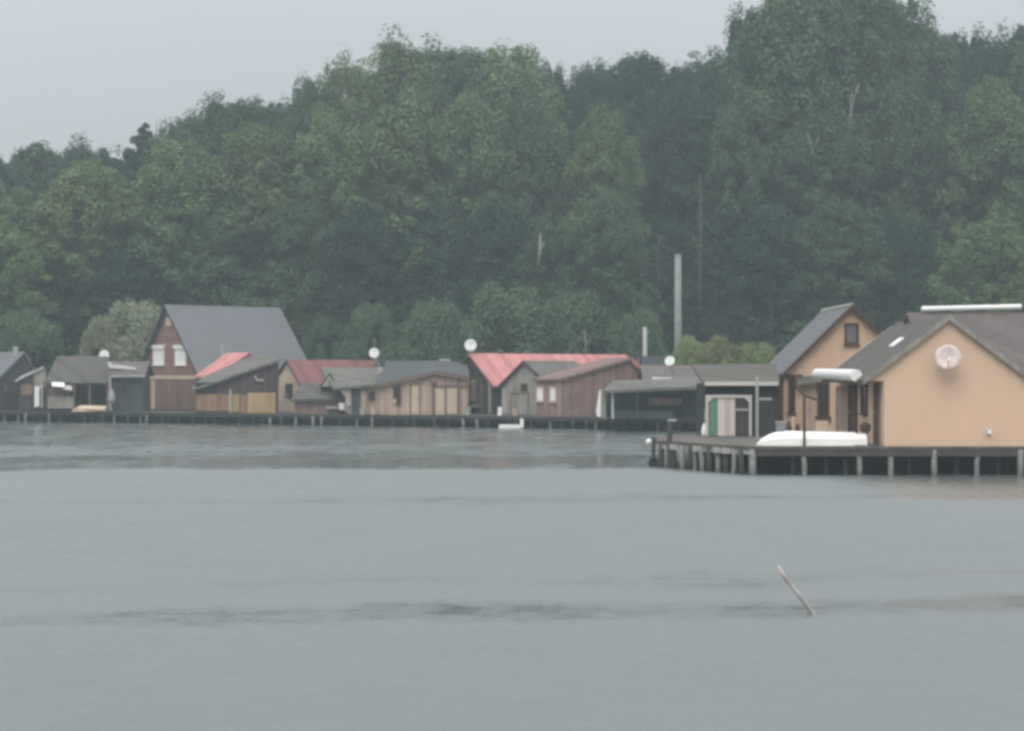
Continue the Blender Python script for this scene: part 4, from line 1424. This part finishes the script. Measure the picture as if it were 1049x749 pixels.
# rear orange house
h = House('orange_house', 'rear apricot house with steep grey roof and one dark attic window', 'house', 75, 0, 803, 941, 384, 384, (872, 316), 843, base=D0, wall='render2', roof='rslate', oh=.2, foh=.25, t=.13)
h.rake('frame', h=.15)
h.front(865, 331, 879.5, 353, 'window', pane='glassgrey', fw=.09)
h.front(807.5, 385.5, 814.5, 423, 'window', pane='glass', fw=.05)
h.front(837, 391, 849.5, 430, 'window', pane='glass', fw=.09, bars=1)
h.front(825, 398, 833, 440, 'door', pane='beige', frame='cream')
h.panel('corner_post', 796.5, 386, 802, 440, 'frame', .1)
h.panel('lintel', 797, 383.5, 822, 387, 'frame', .12)
h.panel('sill', 835, 426.5, 851, 429.5, 'frame', .14)
MB().tube([(h.ua, -.22, h.za + .13), (h.ua, h.L + .2, h.za + .13)], .075, 8).build('ridge_cap', M['paleboard'], h.e)
# low entrance canopy
mb = MB()
u0, u1 = h.u(815), h.u(838)
z0 = h.z(394, u0)
mb.slab([(u0, -.4, z0 + .02), (u1, -.4, z0 + .12), (u1, 0, z0 + .35), (u0, 0, z0 + .3)], .07)
mb.build('canopy', M['rmossgrey'], h.e)

# flat shed with the green door
YS = 70.3
e = hut('shed', 'flat mossy roofed shed with white framed green and pink doors', 'shed', YS, [(722.5, 450), (797, 450), (797, 393), (722.5, 393)], 3.4, 'black', base=D0)
slab(e, 'roof', [(721, 393.2, YS - .25), (799, 393.2, YS - .25), (795, 372.5, 75.5), (709, 373.5, 75.5)], 'rmoss', .1)
fbox(e, 'fascia', 722, 391.2, 797, 395.0, YS - .25, 'paleframe', d=.04, back=.0)
fbox(e, 'dark_board', 777, 409.5, 797, 447, YS, 'darkwood')
fr_ = MB()
for x0, y0, x1, y1 in ((722.8, 404.6, 725.4, 447), (767.2, 404.6, 769.8, 447), (725.4, 404.6, 767.2, 407.6)):
    a, c = loc(e, x0, y1, YS), loc(e, x1, y0, YS)
    fr_.box(a[0], c[0], -.1, .02, max(a[2], .02), c[2])
for x0, s_ in ((725.4, 1), (767.2, -1)):
    a = loc(e, x0, 407.6, YS)
    q = [(a[0], -.095, a[2]), (a[0] + s_ * .17, -.095, a[2]), (a[0], -.095, a[2] - .17)]
    fr_.prism(q, [(x, .0, z) for x, y, z in q])
fr_.build('door_frame', M['paleframe'], e)
fbox(e, 'green_door', 726.6, 408.3, 734.8, 446.5, YS, 'green', d=.05)
fbox(e, 'panel_door', 735.2, 408.3, 752.8, 446.5, YS, 'pinkwhite', d=.06)
fbox(e, 'opening_shade', 753.6, 408.3, 766.4, 446.5, YS, 'darkwood', d=.03)  # dark panel painting the shade of the open doorway
fbox(e, 'crossbar', 753.6, 418.6, 766.4, 420.8, YS, 'paleboard', d=.06)
e = empty('post', 'white post with side arm in front of the flat mossy shed', 'post', (PX(775.5, 69.6), 69.6, D0))
MB().box(-.045, .045, -.045, .045, 0, PZ(385, 69.6) - D0).build('shaft', M['paleboard'], e)
MB().box(.06, .52, -.03, .03, PZ(410, 69.6) - D0, PZ(407.5, 69.6) - D0).build('arm', M['paleboard'], e)

# overturned boat
e = empty('overturned_boat', 'long white overturned boat lying on the near platform edge', 'boat', (PX(774.5, 61.3), 61.3, D0 + .005))
hull(e, 'hull', (886 - 774.5) / F * 61.3, 1.0, .445, 'hull', bow=.24, flip=True, n=26)
MB().tube([(.9, 0, .424), (3.1, 0, .379)], .03, 8).build('keel', M['white'], e)
MB().box(3.0, 3.36, -.5, .5, .0, .04).build('transom_edge', M['paleboard'], e)

# thin davit post with slanted arm
e = empty('davit_post', 'thin brown iron post with slanted arm in front of the white boat', 'post', (PX(824, 60.55), 60.55, D0))
zt = PZ(407, 60.55) - D0
MB().tube([(0, 0, 0), (0, 0, zt)], .045, 8).build('shaft', M['iron'], e)
MB().tube([(PX(815.5, 60.55) - PX(824, 60.55), 0, zt + .32), (0, 0, zt + .06), (.38, 0, zt - .08)], .04, 8).build('arm', M['iron'], e)
MB().tube([(-.26, 0, zt + .32), (-.25, 0, zt + .52), (-.1, .3, zt + .62)], .035, 8).build('hook', M['iron'], e)

# things on the near platform
def lathe_thing(name, label, cat, px, Y, prof, mt, part='body', group=None, extra=None):
    e = empty(name, label, cat, (PX(px, Y), Y, D0), 0, group)
    MB().lathe(prof, (0, 0, 0), (0, 0, 1), 16).build(part, M[mt], e, smooth=True)
    return e


e = empty('storage_box', 'pale blue grey storage box behind the bow of the white boat', 'box', (PX(796, 64.5), 64.5, D0))
MB().box(0, .3, 0, .3, 0, .62).build('box', M['cloth'], e)
MB().box(-.02, .32, -.02, .32, .62, .67).build('lid', M['paleboard'], e)
lathe_thing('vase', 'dark vase next to the pale blue grey box', 'vase', 808, 64.2, [(.001, 0), (.07, 0), (.1, .3), (.09, .5), (.05, .6), (.07, .68), (.001, .68)], 'frame')
lathe_thing('vase', 'tall pale vase between two dark vases behind the boat', 'vase', 812.5, 64.3, [(.001, 0), (.06, 0), (.09, .35), (.07, .62), (.05, .75), (.07, .82), (.001, .82)], 'cream')
lathe_thing('vase', 'dark vase just left of the thin brown post', 'vase', 817, 64.2, [(.001, 0), (.06, 0), (.09, .25), (.08, .45), (.05, .55), (.06, .6), (.001, .6)], 'iron')
e = empty('armchair', 'low cream cushioned armchair behind the middle of the boat', 'armchair', (PX(843, 63.6), 63.6, D0))
MB().box(-.22, .2, -.2, .2, .2, .45).build('seat', M['cream'], e)
MB().box(-.2, .2, .2, .28, .2, .72).build('backrest', M['cream'], e)
for sx in (-.2, .16):
    for sy in (-.18, .2):
        MB().box(sx, sx + .04, sy, sy + .04, 0, .2).build('leg', M['frame'], e)
e = empty('barbecue', 'round rusty barbecue on thin legs beside the stern of the boat', 'barbecue', (PX(886.5, 61.3), 61.3, D0))
MB().lathe([(.001, .38), (.1, .4), (.17, .5), (.18, .6), (.001, .58)], (0, 0, 0), (0, 0, 1), 16).build('bowl', M['iron'], e, smooth=True)
MB().lathe([(.19, .6), (.16, .68), (.06, .74), (.001, .75)], (0, 0, 0), (0, 0, 1), 16).build('lid', M['frame'], e, smooth=True)
for a in (0.5, 2.6, 4.7):
    MB().tube([(.08 * math.cos(a), .08 * math.sin(a), .42), (.17 * math.cos(a), .17 * math.sin(a), 0)], .018, 6).build('leg', M['metal'], e)
e = empty('folded_parasol', 'white folded parasol leaning at the left corner of the green door', 'parasol', (PX(720.6, 69.4), 69.4, D0))
MB().lathe([(.001, .02), (.07, .04), (.09, .15), (.075, .3), (.045, .42), (.015, .5), (.001, .52)], (0, 0, 0), (.06, 0, 1), 12).build('canopy', M['white'], e, smooth=True)
MB().tube([(0, 0, 0), (.06, 0, .98)], .015, 6).build('pole', M['metal'], e)

# mooring post, buoy and tyre at the corner
e = empty('mooring_post', 'dark mooring post with pale cap at the near platform corner', 'post', (PX(685, 65.6), 65.2, 0))
MB().tube([(0, 0, -.5), (0, 0, PZ(431.5, 65.3))], [.1, .085], 10).build('shaft', M['stilt'], e)
MB().box(-.06, .22, -.1, .1, PZ(431.5, 65.3), PZ(429.5, 65.3)).build('cap', M['paleboard'], e)
e = empty('mooring_post', 'short thin post outside the near platform corner above the tyre', 'post', (PX(669, 66.4), 66.4, 0))
MB().tube([(0, 0, -.5), (.02, 0, PZ(448, 66.4))], [.07, .06], 9).build('shaft', M['stilt'], e)
MB().box(0, .62, .06, .14, PZ(454.5, 66.4), PZ(452, 66.4)).build('rail', M['paleboard'], e)
e = empty('buoy', 'round white buoy hanging at the near platform corner', 'buoy', P(664.6, 452.5, 66.3))
MB().lathe([(.001, -.1), (.06, -.085), (.1, -.03), (.1, .03), (.06, .085), (.001, .1)], (0, 0, 0), (0, 0, 1), 14).build('float', M['white'], e, smooth=True)
MB().tube([(.1, 0, .0), (.14, 0.05, .06)], .015, 6).build('rope', M['beam'], e)
e = empty('tyre', 'black tyre hanging above the water at the near platform corner', 'tyre', P(669.5, 474, 66.2))
vs_, fs_ = [], []
n1, n2 = 20, 8
for i in range(n1):
    for j in range(n2):
        a, b = 6.2832 * i / n1, 6.2832 * j / n2
        vs_.append(((.13 + .05 * math.cos(b)) * math.cos(a), .06 * math.sin(b), (.13 + .05 * math.cos(b)) * math.sin(a)))
        fs_.append((i * n2 + j, i * n2 + (j + 1) % n2, (i + 1) % n1 * n2 + (j + 1) % n2, (i + 1) % n1 * n2 + j))
MB().add(vs_, fs_).build('ring', M['rubber'], e, smooth=True)
MB().tube([(0, 0, .15), (0, .1, .8)], .015, 6).build('rope', M['beam'], e)

# leaning stick in the open water
b = P(833, 629, 25.6)
b.z = 0
tp = P(797, 580, 25.5) - b
e = empty('driftwood_branch', 'thin pale branch leaning out of the open water', 'branch', b)
pts = [Vector((.05, 0, -.08)), Vector((0, 0, 0)), tp * .3 + Vector((.012, 0, -.012)), tp * .55 + Vector((-.008, 0, .0)), tp * .8 + Vector((-.008, 0, -.012)), tp]
MB().tube(pts, [.034, .036, .032, .028, .03, .018], 9).build('stem', M['driftwood'], e, smooth=True)
MB().tube([tp * .86, tp * .9 + Vector((.03, 0, .03))], [.014, .006], 6).build('twig', M['driftwood'], e)

# ---------------------------------------------------------------- the damp air
m = bpy.data.materials.new('damp_air')
m.use_nodes = True
nt = m.node_tree
nt.nodes.remove(nt.nodes['Principled BSDF'])
pv = nt.nodes.new('ShaderNodeVolumePrincipled')
pv.inputs['Color'].default_value = (0.74, 0.91, 0.93, 1)
pv.inputs['Density'].default_value = 0.00105
pv.inputs['Anisotropy'].default_value = 0.0
nt.links.new(pv.outputs['Volume'], nt.nodes['Material Output'].inputs['Volume'])
o = MB().box(-225, 225, -40, 300, -3.5, 48).build('haze', m)
tag(o, kind='stuff')
